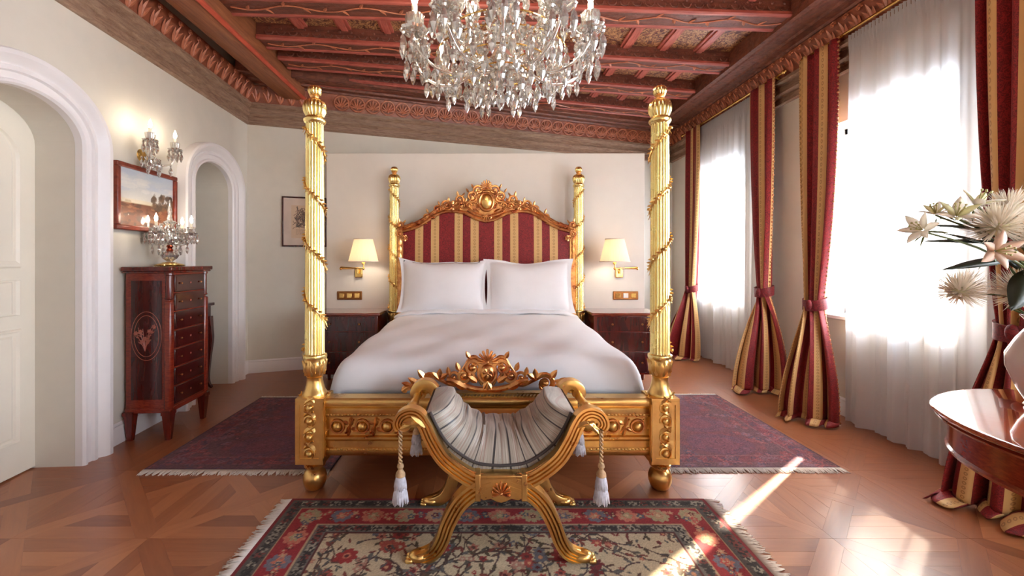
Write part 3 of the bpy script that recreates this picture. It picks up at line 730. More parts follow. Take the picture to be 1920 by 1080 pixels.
q.tube(LOWS[::2] if len(LOWS) % 2 else LOWS, .02, 8, up=(0, 1, 0)); q.xf(Matrix.Translation((0, yh, 0)))
q.tube([(x, yh, interp(x, tx, tz)-.004) for x in xs[::2]], .014, 8, up=(0, 1, 0))
q.build('frame_roll', MT['goldred'], hf)
q = MB()
q.scroll((-.925, 1.695), .035, 1.3, -PI/2, 1, .014, yh); q.rosette((-.873, yh-.01, 1.555), .038, 7)
q.scroll((-.925, 1.60), .03, 1.2, PI/2, 1, .012, yh)
q.scroll((-.64, 1.785), .035, 1.4, -.4, -1, .012, yh, [(-.72, yh, 1.71), (-.68, yh, 1.735)])
q.scroll((-.53, 1.865), .04, 1.3, -1, 1, .013, yh); q.scroll((-.43, 1.91), .045, 1.3, PI, -1, .014, yh); q.rosette((-.36, yh-.01, 1.90), .06, 8)
q.scroll((-.29, 1.965), .045, 1.4, -.5, 1, .015, yh); q.scroll((-.26, 1.90), .03, 1.3, PI, -1, .012, yh)
q.scroll((-.19, 1.90), .035, 1.3, 0, 1, .013, yh); q.scroll((-.155, 2.0), .055, 1.5, -PI*.4, 1, .017, yh, [(-.19, yh, 1.90), (-.175, yh, 1.94)])
q.scroll((-.085, 2.07), .045, 1.4, PI*.9, -1, .015, yh, [(-.17, yh, 2.02), (-.14, yh, 2.06)]); q.scroll((-.115, 1.955), .03, 1.2, PI*.3, 1, .011, yh); q.rosette((-.118, yh-.012, 2.02), .035, 6)
q.tube(smooth_path([(-.2, yh, 1.86), (-.13, yh, 1.815), (-.06, yh, 1.795), (0, yh, 1.79)], 6), .018, 8, up=(0, 1, 0))
for i in range(16):
    t = i/15; x = lerp(-.88, -.22, t); z = (hbz(x)+interp(x, tx, tz))/2
    q.leaf((x, yh, z), (.55, 0, .9 if i % 2 else -.25), (0, -1, 0), .075, .04, .15, .3, 5, .2*(1 if i % 2 else -1))
for i, (x, z, dx, dz, L_) in enumerate(((-.62, 1.82, -.6, 1, .055), (-.5, 1.90, -.5, 1, .055), (-.4, 1.945, -.3, 1, .05), (-.3, 2.0, -.4, 1, .06), (-.26, 2.0, .5, .9, .05), (-.19, 2.045, -.7, .8, .05), (-.14, 2.09, -.6, .9, .05), (-.23, 1.93, .2, 1, .06), (-.08, 1.83, -.8, .3, .08), (-.06, 1.80, .5, -.8, .05), (-.17, 1.86, -.9, .6, .07), (-.93, 1.72, -.3, 1, .05), (-.95, 1.68, -1, .3, .04), (-.89, 1.71, .5, .9, .05), (-.08, 1.885, -.6, .5, .06))):
    q.leaf((x, yh-.004, z), (dx, 0, dz), (0, -1, 0), L_, L_*.55, .2, .3, 5, .15)
for z in (1.48, 1.40, 1.32): q.leaf((-.925, yh, z), (0, 0, 1), (0, -1, 0), .08, .045, .1, .3)
q.mirror_x(); q.build('scroll_carving', MT['goldred'], hf)
MB().shell((0, 2.095), .075, 9, PI*.95, PI/2, yh-.012).build('crest_shell', MT['goldred'], hf)
q = MB().ball((0, yh-.005, 1.945), (.062, .03, .08), 20, 14).build('medallion', MT['gold'], hf)
MB().tube([(.075*math.cos(a), yh-.008, 1.945+.095*math.sin(a)) for a in [2*PI*j/30 for j in range(30)]], .014, 8, closed=True, up=(0, 1, 0)).build('medallion_rim', MT['goldred'], hf)
q = MB(); q.shell((0, 1.80), .06, 7, PI*1.1, -PI/2, yh-.015); q.build('pendant_shell', MT['goldred'], hf)

# ------------------------------------------------------------------ bedding
def rbox(x, y, hx, hy_, p=5): return max(0, 1-(abs(x)/hx)**p)*max(0, 1-(abs(y)/hy_)**p)
MB().box(-.9, .93, 2.56, 4.5, .3, .60).build('mattress', MT['linen'], bed, bevel=.06, world=True)
rnd = random.Random(8)
def wrinkle(x, y): return .006*math.sin(x*7+y*3+1)*math.sin(y*5-x*2)+.004*math.sin(x*15-y*9)
q = MB(); nu, nv = 90, 90
x0, x1, ya_, yb_ = -.945, .965, 2.535, 4.40
def duv(u, v):
    a = (u*2-1)*1.16; b = v
    # across: flat top, rounded shoulders that hang down the sides
    s_ = math.copysign(1, a); m = abs(a)
    if m < .9: X = a*.93/.9*.92; drop = .02*(m/.9)**6
    else:
        t = min((m-.9)/.26, 1); X = s_*(.856+.122*math.sin(t*PI/2)); drop = .02+.30*(1-math.cos(t*PI/2))**1.1+.08*max(0, t-.5)
    zt = lerp(.725, .79, v)
    bl = v*1.08
    if bl < .12:
        t = 1-bl/.12; Y = ya_+.02+.13*(1-math.sin(t*PI/2)); zf = .20*(1-math.cos(t*PI/2))**1.2
    else: Y = ya_+.15+(bl-.12)/.96*(yb_-ya_-.15); zf = 0
    z = zt-drop-zf+wrinkle(X, Y)+(.01*math.sin(Y*9+s_)*max(0, m-.9)*4)
    return (X+BX, Y, z)
q.grid(duv, nu, nv)
dv = tag(q.build('duvet', MT['linen'], ang=180), 'smooth white duvet spread over the four-poster bed', 'duvet')
sm = dv.modifiers.new('solid', 'SOLIDIFY'); sm.thickness = .02; sm.offset = -1
# folded-back edge at the pillows
q = MB()
pts = [(lerp(-.9, .92, i/40)+BX*0, 4.30, .80-.06*abs(2*i/40-1)**8+.004*math.sin(i*.9)) for i in range(41)]
q.tube(pts, [(.1, .022)]*41, 12, up=(0, 0, 1)); q.build('turned_back_edge', MT['linen'], dv, ang=180)
# pillows
def pillow(cx, w_, h_, lab, seed, tilt, roll):
    q = MB(); r = random.Random(seed)
    def srf(sg):
        def f(u, v):
            a, b = 2*u-1, 2*v-1
            fl = .90
            aa, bb = min(abs(a)/fl, 1), min(abs(b)/fl, 1)
            t = ((1-aa**2.6)*(1-bb**2.6))**.62*.115+.006
            pull = .05*(1-abs(b)**2*0)*(abs(a)**3)*(abs(b))**3
            x = a*w_/2*(1-.05*(1-b*b)*abs(a)**3)*(1+.04*abs(b)**4*abs(a)**4); z = b*h_/2*(1-.13*(1-a*a)*(b > 0)*abs(b)**2-.03*(1-a*a))+.01*math.sin(a*5+seed)*abs(b)**3
            return (x, sg*t-.01*math.sin(a*3.3+seed)*(1-bb)+.006*math.sin(9*a+seed*2)*abs(bb), z)
        return f
    q.grid(srf(-1), 44, 32); q.grid(srf(1), 44, 32)
    o = q.build('pillow', MT['linen'], ang=180)
    bm = bmesh.new(); bm.from_mesh(o.data); bmesh.ops.remove_doubles(bm, verts=bm.verts, dist=.0135); bmesh.ops.recalc_face_normals(bm, faces=bm.faces); bm.to_mesh(o.data); bm.free(); o.data.shade_smooth()
    o.location = (cx, 4.36, .79+h_/2*math.cos(tilt)-.012); o.rotation_euler = (-tilt, roll, 0)
    return tag(o, lab, 'pillow', 'white pillows against the headboard')
pillow(-.432, .90, .565, 'left white pillow leaning on the striped headboard', 1, .16, .01)
pillow(.448, .90, .565, 'right white pillow leaning on the striped headboard', 5, .16, -.01)

# ------------------------------------------------------------------ gilt X-frame bench
stool = thing('x_frame_bench', 'gilded X-frame bench with scrolled arms and grey striped sling seat', 'bench', (.068, 2.08, 0))
FD = .215
ARM = [(0, .352), (-.1, .362), (-.17, .394), (-.25, .458), (-.30, .535), (-.33, .60), (-.36, .643), (-.395, .655), (-.43, .64), (-.445, .61), (-.435, .59)]
LEG = [(-.04, .352), (-.11, .325), (-.18, .265), (-.228, .18), (-.258, .10), (-.29, .052), (-.33, .03), (-.365, .022)]
REED = [(-1, -1), (-.62, -1.0), (-.5, -.62), (-.38, -1), (-.12, -1), (0, -.62), (.12, -1), (.38, -1), (.5, -.62), (.62, -1), (1, -1), (1, .9), (.8, 1), (-.8, 1), (-1, .9)]
REED = [(-b_, a_) for a_, b_ in REED]     # reeds on the face that looks outwards
def frame(y, sg):
    q = MB()
    for s_ in (1, -1):
        for pth, r0, r1 in ((ARM, .033, .024), (LEG, .036, .024)):
            P = smooth_path([(s_*a, y, b) for a, b in pth], 6); n = len(P)
            pr = [(a*1, b) for a, b in REED]
            q.tube(P, [(lerp(r0, r1, i/n), lerp(r0, r1, i/n)) for i in range(n)], prof=[(b, -a*sg) for a, b in REED], up=(0, 1, 0))
        q.scroll((s_*.425, .60), .022, 1.0, 0, s_, .013, y)
    return q.build('arm_frame', MT['gold'], stool, ang=32)
for y, sg in ((-FD, 1), (FD, -1)):
    fr = frame(y, sg)
    for s_ in (-1, 1):
        q = MB()                     # leafed paws and scroll leaves
        q.ball((s_*.36, y, .026), (.045, .034, .026), 14, 8)
        for k in (-1, 0, 1): q.ball((s_*.398, y+k*.02, .014), (.02, .011, .014), 8, 6)
        q.leaf((s_*.30, y, .055), V(s_*1, 0, -.25), V(0, -.2, 1), .075, .055, .0, .3)
        q.build('carved_foot', MT['gold'], fr); q = MB()
        for k in range(3): q.leaf((s_*(.33+.02*k), y-sg*.026, .60+.012*k), V(s_*.8, 0, .45-.5*k), V(0, -sg, 0), .075, .035, .1, .3, 4, .2)
        q.build('arm_leaf', MT['gold'], fr)
    q = MB(); yy = y-sg*.034
    poly = [(-.10, .30), (-.10, .395), (.10, .395), (.10, .30), (.075, .285), (.045, .292), (.02, .28), (0, .275), (-.02, .28), (-.045, .292), (-.075, .285)]
    q.prism(poly, min(yy, yy+sg*.07), max(yy, yy+sg*.07), 'y'); q.box(-.112, -.088, min(yy-sg*.008, yy+sg*.074), max(yy-sg*.008, yy+sg*.074), .285, .402); q.box(.088, .112, min(yy-sg*.008, yy+sg*.074), max(yy-sg*.008, yy+sg*.074), .285, .402)
    q.box(-.09, .09, min(yy-sg*.006, yy+sg*.07), max(yy-sg*.006, yy+sg*.07), .382, .396)
    hb = q.build('hub_block', MT['gold'], stool, bevel=.004)
    MB().shell((0, .318), .048, 9, PI*1.15, PI/2, yy-sg*.004).build('hub_shell', MT['goldred'], hb)
    q = MB()                               # nailhead beading under the seat
    P = smooth_path([(a, 0, b+.036) for a, b in ARM[:6]], 14)
    for p in P: q.ball((p.x, y-sg*.02, p.z), .0045, 6, 4); q.ball((-p.x, y-sg*.02, p.z), .0045, 6, 4)
    q.build('nailheads', MT['goldred'], fr)
for s_ in (-1, 1):
    q = MB(); P = [(s_*.425, lerp(-FD, FD, i/24), .602) for i in range(25)]
    rr_ = [.013+.009*math.sin(PI*i/24)+(.006 if i in (3, 12, 21) else 0) for i in range(25)]
    q.tube(P, rr_, 12).build('hand_rail', MT['gold'], stool, ang=60)
    q = MB().tube([(s_*.06, -FD, .335), (s_*.06, FD, .335)], .016, 10).build('stretcher', MT['gold'], stool)
MB().tube([(0, -FD, .335)]+[(0, lerp(-FD, FD, i/12), .335) for i in range(1, 12)]+[(0, FD, .335)], [.02+.01*math.sin(PI*i/12)**2 for i in range(13)], 12).build('stretcher', MT['gold'], stool)
def _silk():
    k = N('grey_striped_silk'); uv = k.n('UVMap').outputs[0]; sx = k.n('SeparateXYZ'); k.l(uv, sx.inputs[0])
    mp = k.n('Mapping'); k.l(uv, mp.inputs[0]); mp.inputs['Scale'].default_value = (9, 2, 1); f = k.noise(mp.outputs[0], 1.5, 3, .6)
    p = k.math('PINGPONG', sx.outputs[0], .5)
    base = k.ramp(f, [(.3, col((132, 122, 108))), (.5, col((168, 158, 144))), (.7, col((190, 180, 166)))])
    c = k.mix(k.math('LESS_THAN', p, .045), base, col((52, 46, 46)))
    c = k.mix(k.math('MULTIPLY', k.math('GREATER_THAN', p, .38), k.math('LESS_THAN', p, .42)), c, col((160, 132, 120)))
    k.P(base=c, rough=.42, sheen=.4); k.bump(f, .3, .004); return k.m
MT['seat'] = _silk()
SP = smooth_path([(a, 0, b+.04) for a, b in ARM[:6]], 10); SP = [V(p.x, 0, p.z) for p in SP[::-1]]+[V(-p.x, 0, p.z) for p in SP[1:]]
def seat_pt(u, off):
    i = u*(len(SP)-1); k = min(int(i), len(SP)-2); p = SP[k].lerp(SP[k+1], i-k); t = (SP[k+1]-SP[k]).normalized(); n = V(-t.z, 0, t.x)
    return p+n*off
def seat(u, v):
    b = max(-1, min(1, (v-.07)/.86*2-1)); NS = 12; edge = max(0, .07-v, v-.93)/.07
    puff = .010*abs(math.sin(PI*u*NS))**.6
    off = (.03+.105*(1-abs(b)**5)**.8*(.6+.4*math.sin(PI*u))+puff*(1-abs(b)**4)+.004*math.sin(u*70+v*9)*(1-abs(b)))
    off *= min(1, min(u, 1-u)/.03)**.5
    off = lerp(off, -.03, edge)
    p = seat_pt(u, off); return (p.x, b*(FD-.02), p.z)
q = MB(); q.grid(seat, 150, 34, lambda u, v: (u*12+.5+.10*math.sin(v*5+u*20), v))
q.grid(lambda u, v: (lambda p: (p.x, (2*v-1)*(FD-.02), p.z))(seat_pt(u, -.012)), 40, 2, lambda u, v: (u*12+.5, v))
q.build('sling_seat', MT['seat'], stool, ang=180)
MT['piping'] = m_plain('dark_piping', col((70, 62, 60)), .7)
for b in (-1, 1):
    q = MB(); q.tube([(lambda p: (p.x, b*(FD-.018), p.z))(seat_pt(i/60, .02)) for i in range(61)], .007, 7, up=(0, 1, 0)); q.build('seat_piping', MT['piping'], stool)
# tassels hanging from the arm ends
def tassel_mesh():
    q = MB()
    for k in range(9): q.ball((.004*math.cos(k*2.4), .004*math.sin(k*2.4), -.012-.014*k), .0075, 7, 5)
    return q.mesh('cord'), None
q = MB()
for ph in (0, PI):
    q.tube([(.006*math.cos(i*.9+ph), .006*math.sin(i*.9+ph), -.0052*i) for i in range(31)], .0042, 5)
cord_me = q.mesh('cord', 180)
q = MB().lathe([(.004, -.15), (.012, -.156), (.015, -.168), (.010, -.178), (.012, -.184), (.02, -.196), (.022, -.208), (.016, -.214)][::-1], seg=16); head_me = q.mesh('tassel_head')
q = MB()
for ring, (r0, r1, z0, z1, n) in enumerate(((.016, .026, -.21, -.262, 26), (.018, .034, -.25, -.322, 32))):
    for k in range(n):
        a = 2*PI*k/n; a1 = a+.1*math.sin(k*3)
        q.tube([(r0*math.cos(a), r0*math.sin(a), z0), (lerp(r0, r1, .6)*math.cos(a), lerp(r0, r1, .6)*math.sin(a), lerp(z0, z1, .5)), (r1*math.cos(a1), r1*math.sin(a1), z1+.006*math.sin(k*5))], [.0035, .0042, .003], 5)
skirt_me = q.mesh('tassel_skirt', 180)
mt1 = m_plain('silver_tassel_yarn', col((206, 204, 214)), .6, .15, 0, 60); mt2 = m_plain('gold_tassel_cord', col((196, 160, 118)), .6, .2, 0, 60)
for s_ in (-1, 1):
    for y in (-FD-.0, FD):
        top = .585; sc_ = 1.0 if y < 0 else .95
        c_ = obj('tassel_cord', cord_me, mt2, stool); c_.location = (s_*.44, y, top); c_.scale = (1, 1, 1)
        k_ = 0
        h_ = obj('tassel_head', head_me, mt2, stool); h_.location = (s_*.44, y, top+k_); h_.scale = (sc_,)*3
        t_ = obj('tassel_skirt', skirt_me, mt1, stool); t_.location = (s_*.44, y, top+k_); t_.scale = (sc_,)*3
# ------------------------------------------------------------------ raster drawing for woven and painted surfaces
class Cv:
    def __init__(s, w_, h_, c): s.w, s.h = w_, h_; s.a = np.ones((h_, w_, 3), 'f')*np.array(col(c), 'f'); s.Y, s.X = np.mgrid[0:h_, 0:w_].astype('f')
    def put(s, m, c, k=1.0): s.a[m] = s.a[m]*(1-k)+np.array(col(c), 'f')*k
    def win(s, x, y, r):
        x0, x1, y0, y1 = max(0, int(x-r)), min(s.w, int(x+r)+2), max(0, int(y-r)), min(s.h, int(y+r)+2)
        return (slice(y0, y1), slice(x0, x1)) if x1 > x0 and y1 > y0 else None
    def ell(s, x, y, rx, ry, c, ang=0, k=1.0):
        wn = s.win(x, y, max(rx, ry)+1)
        if not wn: return
        dx, dy = s.X[wn]-x, s.Y[wn]-y; ca, sa = math.cos(ang), math.sin(ang)
        m = ((dx*ca+dy*sa)/rx)**2+((-dx*sa+dy*ca)/ry)**2 <= 1
        v = s.a[wn]; v[m] = v[m]*(1-k)+np.array(col(c), 'f')*k
    def line(s, pts, wd_, c):
        for (x0, y0), (x1, y1) in zip(pts[:-1], pts[1:]):
            n = max(2, int(math.hypot(x1-x0, y1-y0)/max(wd_*.6, .5)))
            for i in range(n+1): s.ell(lerp(x0, x1, i/n), lerp(y0, y1, i/n), wd_, wd_, c)
    def flower(s, x, y, r, c, c2, n=6, a0=0):
        for k in range(n):
            a = a0+2*PI*k/n; s.ell(x+r*.58*math.cos(a), y+r*.58*math.sin(a), r*.45, r*.3, c, a)
        s.ell(x, y, r*.36, r*.36, c2)
def paint(me, cv):
    ca = me.color_attributes.new('Col', 'FLOAT_COLOR', 'POINT'); d = np.ones((cv.w*cv.h, 4), 'f'); d[:, :3] = np.clip(cv.a, 0, 1).reshape(-1, 3); ca.data.foreach_set('color', d.ravel())
def sheet(cv, W_, H_, z=0, thick=.008, bump=0):
    """a slab of W x H whose top grid carries the drawing, centred, in the xy plane"""
    xs_, ys_ = np.meshgrid(np.linspace(-W_/2, W_/2, cv.w), np.linspace(-H_/2, H_/2, cv.h)); n = cv.w*cv.h
    zz = np.full_like(xs_, thick)+z
    if bump: zz = zz+bump*(np.sin(xs_*2.1+ys_*1.3)*np.sin(ys_*2.7))
    me = bpy.data.meshes.new('sheet'); co = np.stack([xs_, ys_, zz], -1).reshape(-1, 3)
    i, j = np.meshgrid(np.arange(cv.w-1), np.arange(cv.h-1)); a = (j*cv.w+i).ravel(); q = np.stack([a, a+1, a+cv.w+1, a+cv.w], -1)
    base = [(-W_/2, -H_/2, z), (W_/2, -H_/2, z), (W_/2, H_/2, z), (-W_/2, H_/2, z)]
    cs = [0, cv.w-1, n-1, n-cv.w]
    vs = co.tolist()+base; fs = q.tolist()+[[n+k, n+(k+1) % 4, cs[(k+1) % 4], cs[k]] for k in range(4)]
    me.from_pydata(vs, [], fs); ca = me.color_attributes.new('Col', 'FLOAT_COLOR', 'POINT')
    d = np.ones((n+4, 4), 'f'); d[:n, :3] = np.clip(cv.a, 0, 1).reshape(-1, 3); d[n:, :3] = cv.a[0, 0]; ca.data.foreach_set('color', d.ravel()); return me

# ------------------------------------------------------------------ rugs
def fringe(parent, x0, x1, y0, y1, out, L_, step=.006, seed=1):
    """strands along the edge (x0,y0)-(x1,y1), pointing to out"""
    r = random.Random(seed); q = MB(); n = int(math.hypot(x1-x0, y1-y0)/step); o = V(*out, 0)
    for i in range(n):
        p = V(lerp(x0, x1, i/n), lerp(y0, y1, i/n), .006); t = V(x1-x0, y1-y0, 0).normalized()
        l_ = L_*r.uniform(.8, 1.1); sk = r.uniform(-.35, .35)
        q.tube([p, p+o*l_*.5+t*sk*l_*.3+V(0, 0, -.001), p+o*l_+t*sk*l_+V(0, 0, -.004)], [.0046, .0044, .002], 4)
    return stuff(q.build('fringe', MT['fringe'], parent, ang=180, recalc=False))
def front_rug():
    W_, H_ = 2.26, 1.5; R = .005; w_, h_ = int(W_/R), int(H_/R); c = Cv(w_, h_, (206, 186, 152)); r = random.Random(11)
    ex = np.minimum(c.X, w_-1-c.X)*R; ey = np.minimum(c.Y, h_-1-c.Y)*R; e = np.minimum(ex, ey)
    # field: vines, leaves, blossoms
    for k in range(170):
        x, y = r.uniform(.1, .9)*w_, r.uniform(.05, .95)*h_; a = r.uniform(0, 2*PI); pts = [(x, y)]
        for t in range(14):
            a += r.uniform(-.55, .55); x += 7*math.cos(a); y += 7*math.sin(a); pts.append((x, y))
        c.line(pts, .8, r.choice(((74, 48, 40), (96, 66, 52), (84, 60, 60))))
        for (px_, py_) in pts[1::2]:
            b = r.uniform(0, 2*PI); c.ell(px_+4*math.cos(b), py_+4*math.sin(b), 4.2, 1.6, r.choice(((92, 84, 72), (70, 60, 56), (104, 98, 92), (130, 62, 50), (84, 70, 50))), b)
    for k in range(330):
        x, y, q_ = r.uniform(.08, .92)*w_, r.uniform(.05, .95)*h_, r.uniform(2.2, 6.5)
        c.flower(x, y, q_, r.choice(((150, 48, 44), (172, 74, 62), (188, 112, 92), (122, 40, 40), (112, 110, 118), (180, 130, 110))), r.choice(((210, 150, 110), (96, 36, 36), (200, 180, 150))), r.choice((5, 6, 8)), r.random())
    for k in range(30):
        x, y = r.uniform(.1, .9)*w_, r.uniform(.08, .92)*h_; c.flower(x, y, r.uniform(7, 10), r.choice(((158, 44, 40), (176, 84, 70))), (206, 120, 90), 8, r.random()); c.ell(x, y, 2, 2, (90, 30, 30))
    for k in range(900):
        x, y = r.uniform(.06, .94)*w_, r.uniform(.04, .96)*h_; b = r.uniform(0, PI); c.ell(x, y, r.uniform(2, 5), 1.1, r.choice(((96, 64, 50), (120, 52, 44), (90, 88, 84))), b)
    bands = [(.0, .018, (134, 34, 40)), (.018, .086, (92, 84, 76)), (.086, .094, (190, 150, 110)), (.094, .225, (158, 38, 44)), (.225, .232, (190, 160, 124)), (.232, .29, (112, 104, 96)), (.29, .297, (90, 40, 38))]
    for a, b, cc in bands: c.put((e >= a) & (e < b), cc)
    def along(off, step, fn):
        n = int((W_-2*off)/step)
        for i in range(n+1):
            t = off+(W_-2*off)*i/n
            for yy in (off, H_-off): fn(t/R, yy/R, i)
        n = int((H_-2*off)/step)
        for i in range(n+1):
            t = off+(H_-2*off)*i/n
            for xx in (off, W_-off): fn(xx/R, t/R, i)
    pal = ((196, 150, 116), (120, 116, 128), (206, 120, 96), (178, 160, 120))
    def big(x, y, i):
        c.flower(x, y, 11, pal[i % 4], (140, 60, 50), 9, i); c.flower(x, y, 6, pal[(i+1) % 4], (210, 180, 140), 6)
    along(.16, .155, big)
    def smallf(x, y, i): c.flower(x+r.uniform(-3, 3), y+r.uniform(-6, 6), r.uniform(2.5, 4.5), r.choice(((206, 140, 110), (110, 30, 34), (90, 92, 104), (190, 80, 70))), (200, 170, 130), 5, i)
    along(.16, .021, smallf); along(.16, .155, big); along(.16, .04, smallf)
    def g1(x, y, i): c.flower(x, y, 4.5, r.choice(((170, 160, 140), (130, 60, 54), (52, 48, 46), (150, 140, 124))), (60, 50, 46), 5, i)
    along(.053, .03, g1); along(.262, .028, g1)
    def g2(x, y, i): c.ell(x+r.uniform(-5, 5), y+r.uniform(-5, 5), 2, 1, (48, 40, 40), r.random()*3)
    along(.053, .012, g2); along(.262, .012, g2)
    c.a *= (1+.10*np.random.RandomState(2).randn(h_, w_, 1)).astype('f')
    root = obj('persian_rug', sheet(c, W_, H_, 0, .009), MT['rug']); root.location = (.07, 1.59, .001)
    tag(root, 'cream and red floral rug with white fringed ends under the gilded bench', 'rug')
    fringe(root, -W_/2, -W_/2, -H_/2, H_/2, (-1, 0), .065, .006, 1); fringe(root, W_/2, W_/2, -H_/2, H_/2, (1, 0), .075, .006, 2)
front_rug()
def side_rug(x0, x1, y0, y1, lab, seed, base):
    W_, H_ = x1-x0, y1-y0; R = .007; w_, h_ = int(W_/R), int(H_/R); c = Cv(w_, h_, base); r = random.Random(seed)
    ex = np.minimum(c.X, w_-1-c.X)*R; ey = np.minimum(c.Y, h_-1-c.Y)*R; e = np.minimum(ex, ey)
    sh = lambda t: tuple(max(0, min(255, a+b)) for a, b in zip(base, t))
    for k in range(420):
        c.flower(r.uniform(0, w_), r.uniform(0, h_), r.uniform(2, 6), sh(r.choice(((26, -6, -10), (-22, -14, -6), (18, 18, 26), (30, 8, 4), (-14, 4, 16)))), sh((34, 16, 14)), 6, r.random())
    for q_, cc in ((60, (12, -14, -14)), (46, (-8, -4, 14)), (26, (24, -4, -4))):
        for s_ in (0, .26, -.26): c.ell(w_*(.5), h_*(.5+s_), q_*.7, q_*.55, sh(cc), 0, .4)
    c.put((e < .16) & (e >= .07), sh((20, -16, -14)), .55); c.put((e < .075) & (e >= .065), sh((40, 26, 20)), .6); c.put((e < .172) & (e >= .16), sh((34, 20, 18)), .6); c.put(e < .012, sh((-24, -14, -10)))
    for k in range(260):
        t = r.random(); d_ = .115+r.uniform(-.03, .03)
        x, y = r.choice(((t*W_, d_), (t*W_, H_-d_), (d_, t*H_), (W_-d_, t*H_))); c.flower(x/R, y/R, r.uniform(2, 4), sh(r.choice(((44, 10, 6), (-20, -8, 4), (24, 20, 24)))), sh((0, 0, 0)), 5, t)
    c.a *= (1+.22*np.random.RandomState(seed).randn(h_, w_, 1)).astype('f')
    root = obj('bedside_rug', sheet(c, W_, H_, 0, .009), MT['rug']); root.location = ((x0+x1)/2, (y0+y1)/2, .001)
    tag(root, lab, 'rug', 'plum bedside rugs')
    fringe(root, -W_/2, W_/2, -H_/2, -H_/2, (0, -1), .06, .006, seed); fringe(root, -W_/2, W_/2, H_/2, H_/2, (0, 1), .05, .006, seed+1)
side_rug(-2.14, -.97, 2.665, 4.06, 'plum patterned rug lying between bed and tall mahogany chest', 21, (104, 66, 76))
side_rug(1.10, 2.25, 2.69, 4.14, 'plum patterned rug lying between bed and window curtains', 31, (112, 74, 80))

# ------------------------------------------------------------------ curtains
ROD_X, ROD_Z = 2.93, 3.165
def rod(y0, y1, lab):
    q = MB().tube([(ROD_X, y0, ROD_Z), (ROD_X, y1, ROD_Z)], .012, 12); o = tag(q.build('curtain_rod', MT['brass']), lab, 'curtain rod', 'brass curtain rods')
    for y, s_ in ((y0, -1), (y1, 1)):
        f = MB().ball((ROD_X, y+s_*.02, ROD_Z), .022, 12, 8).ball((ROD_X, y+s_*.05, ROD_Z), .012, 10, 6); f.build('finial', MT['brass'], o)
        MB().tube([(ROD_X, y-s_*.1, ROD_Z), (2.96, y-s_*.1, ROD_Z-.015), (3.03, y-s_*.1, ROD_Z-.015)], .008, 8).lathe([(.025, 0), (.025, .01)], (3.02, y-s_*.1, ROD_Z-.02), 10).build('bracket', MT['brass'], o)
    return o
r1 = rod(4.20, 6.3, 'brass curtain rod over the far window'); r2 = rod(1.9, 3.9, 'brass curtain rod over the near window')
def drape(lab, y0, y1, tie, bot, nf, cw, uoff, seed, zt=.96, puddle=.16, pud=(-.7, -.6), flip=False, trim=1):
    r = random.Random(seed); ztop = ROD_Z-.015; nu, nv = 150, 84; A0, A1 = V(ROD_X-.025, y0, 0), V(ROD_X-.025, y1, 0)
    tc = V(tie[0], tie[1], 0); T0, T1 = tc+V(.01, -.075, 0), tc+V(-.01, .075, 0); B0, B1 = V(*bot[0], 0), V(*bot[1], 0)
    ph = [r.uniform(-.5, .5) for _ in range(nf*2+2)]
    def P(u, v):
        if v < .5:
            t = v/.5; z = lerp(ztop, zt, t); w_ = t**2.3; a, b = A0.lerp(T0, w_), A1.lerp(T1, w_); amp = lerp(.034, .05, t); bulge = .0
        elif v < .93:
            t = (v-.5)/.43; z = lerp(zt, .03, t); w_ = math.sin(t*PI/2)**1.15; a, b = T0.lerp(B0, w_), T1.lerp(B1, w_); amp = lerp(.05, .062, t)
        else:
            t = (v-.93)/.07; z = .03-.012*t+.018*math.sin(t*PI)*(1+.6*math.sin(u*23+seed)); a, b = B0, B1; amp = .062
        d = (b-a); n = V(-d.y, d.x, 0).normalized() if d.length > 1e-4 else V(1, 0, 0)
        if n.x > 0 and v < .5: n = -n
        if n.x > 0: n = -n
        k = 2*PI*nf*u; p = a+d*(u+.22/nf*math.sin(k*1+ph[0]*3)*.6)+n*(amp*(math.sin(k+.5*math.sin(u*9+seed))+.25*math.sin(2.3*k+ph[1]*5)))
        if v >= .93:
            t = (v-.93)/.07; p = p+V(*pud, 0).normalized()*(puddle*t*(.75+.35*math.sin(u*9+seed))*(.6+.4*math.sin(PI*u)))
        elif v > .72: p = p+V(*pud, 0).normalized()*(.03*((v-.72)/.21)**2)
        if v < .02: p = p-V(0, 0, 0)
        return (p.x, p.y, max(z, .012))
    q = MB(); q.grid(P, nu, nv, lambda u, v: (((1-u) if flip else u)*cw+uoff, (1-v)*3.2))
    o = q.build('drape', MT['damask'], ang=180, recalc=False); sm = o.modifiers.new('solid', 'SOLIDIFY'); sm.thickness = .006; sm.offset = 0
    tag(o, lab, 'curtain', 'striped red and gold drapes')
    # tie-back band, knot, edge trim
    q = MB(); pts = []
    for i in range(28):
        a = 2*PI*i/28; pts.append((tie[0]+.075*math.cos(a)+.0, tie[1]+.10*math.sin(a), zt+.02*math.cos(a)))
    q.tube(pts, [(.006, .045)]*28, prof=[(1, -1), (1, 1), (-1, 1), (-1, -1)], closed=True, up=(0, 0, 1))
    tb = q.build('tie_back', MT['tieband'], o, ang=50)
    MB().ball((tie[0]-.08, tie[1]-.03, zt-.01), (.022, .03, .045), 12, 8).build('tie_knot', MT['tieband'], tb)
    q = MB(); e = 0 if flip else 1
    if not trim: return o
    for k in range(120):
        v = .93*k/119; p = V(*P(e, v)); q.ball(p+V(-.004, 0, 0), .011 if k % 2 else .008, 6, 5)
    q.build('beaded_trim', MT['trimcord'], o)
    return o
def _tb():
    k = N('red_tieback_silk'); v = k.co(); f = k.noise(v, 30, 2, .5, 3); k.P(base=k.ramp(f, [(.42, col((88, 6, 16))), (.55, col((124, 22, 30)))]), rough=.6, sheen=.05); return k.m
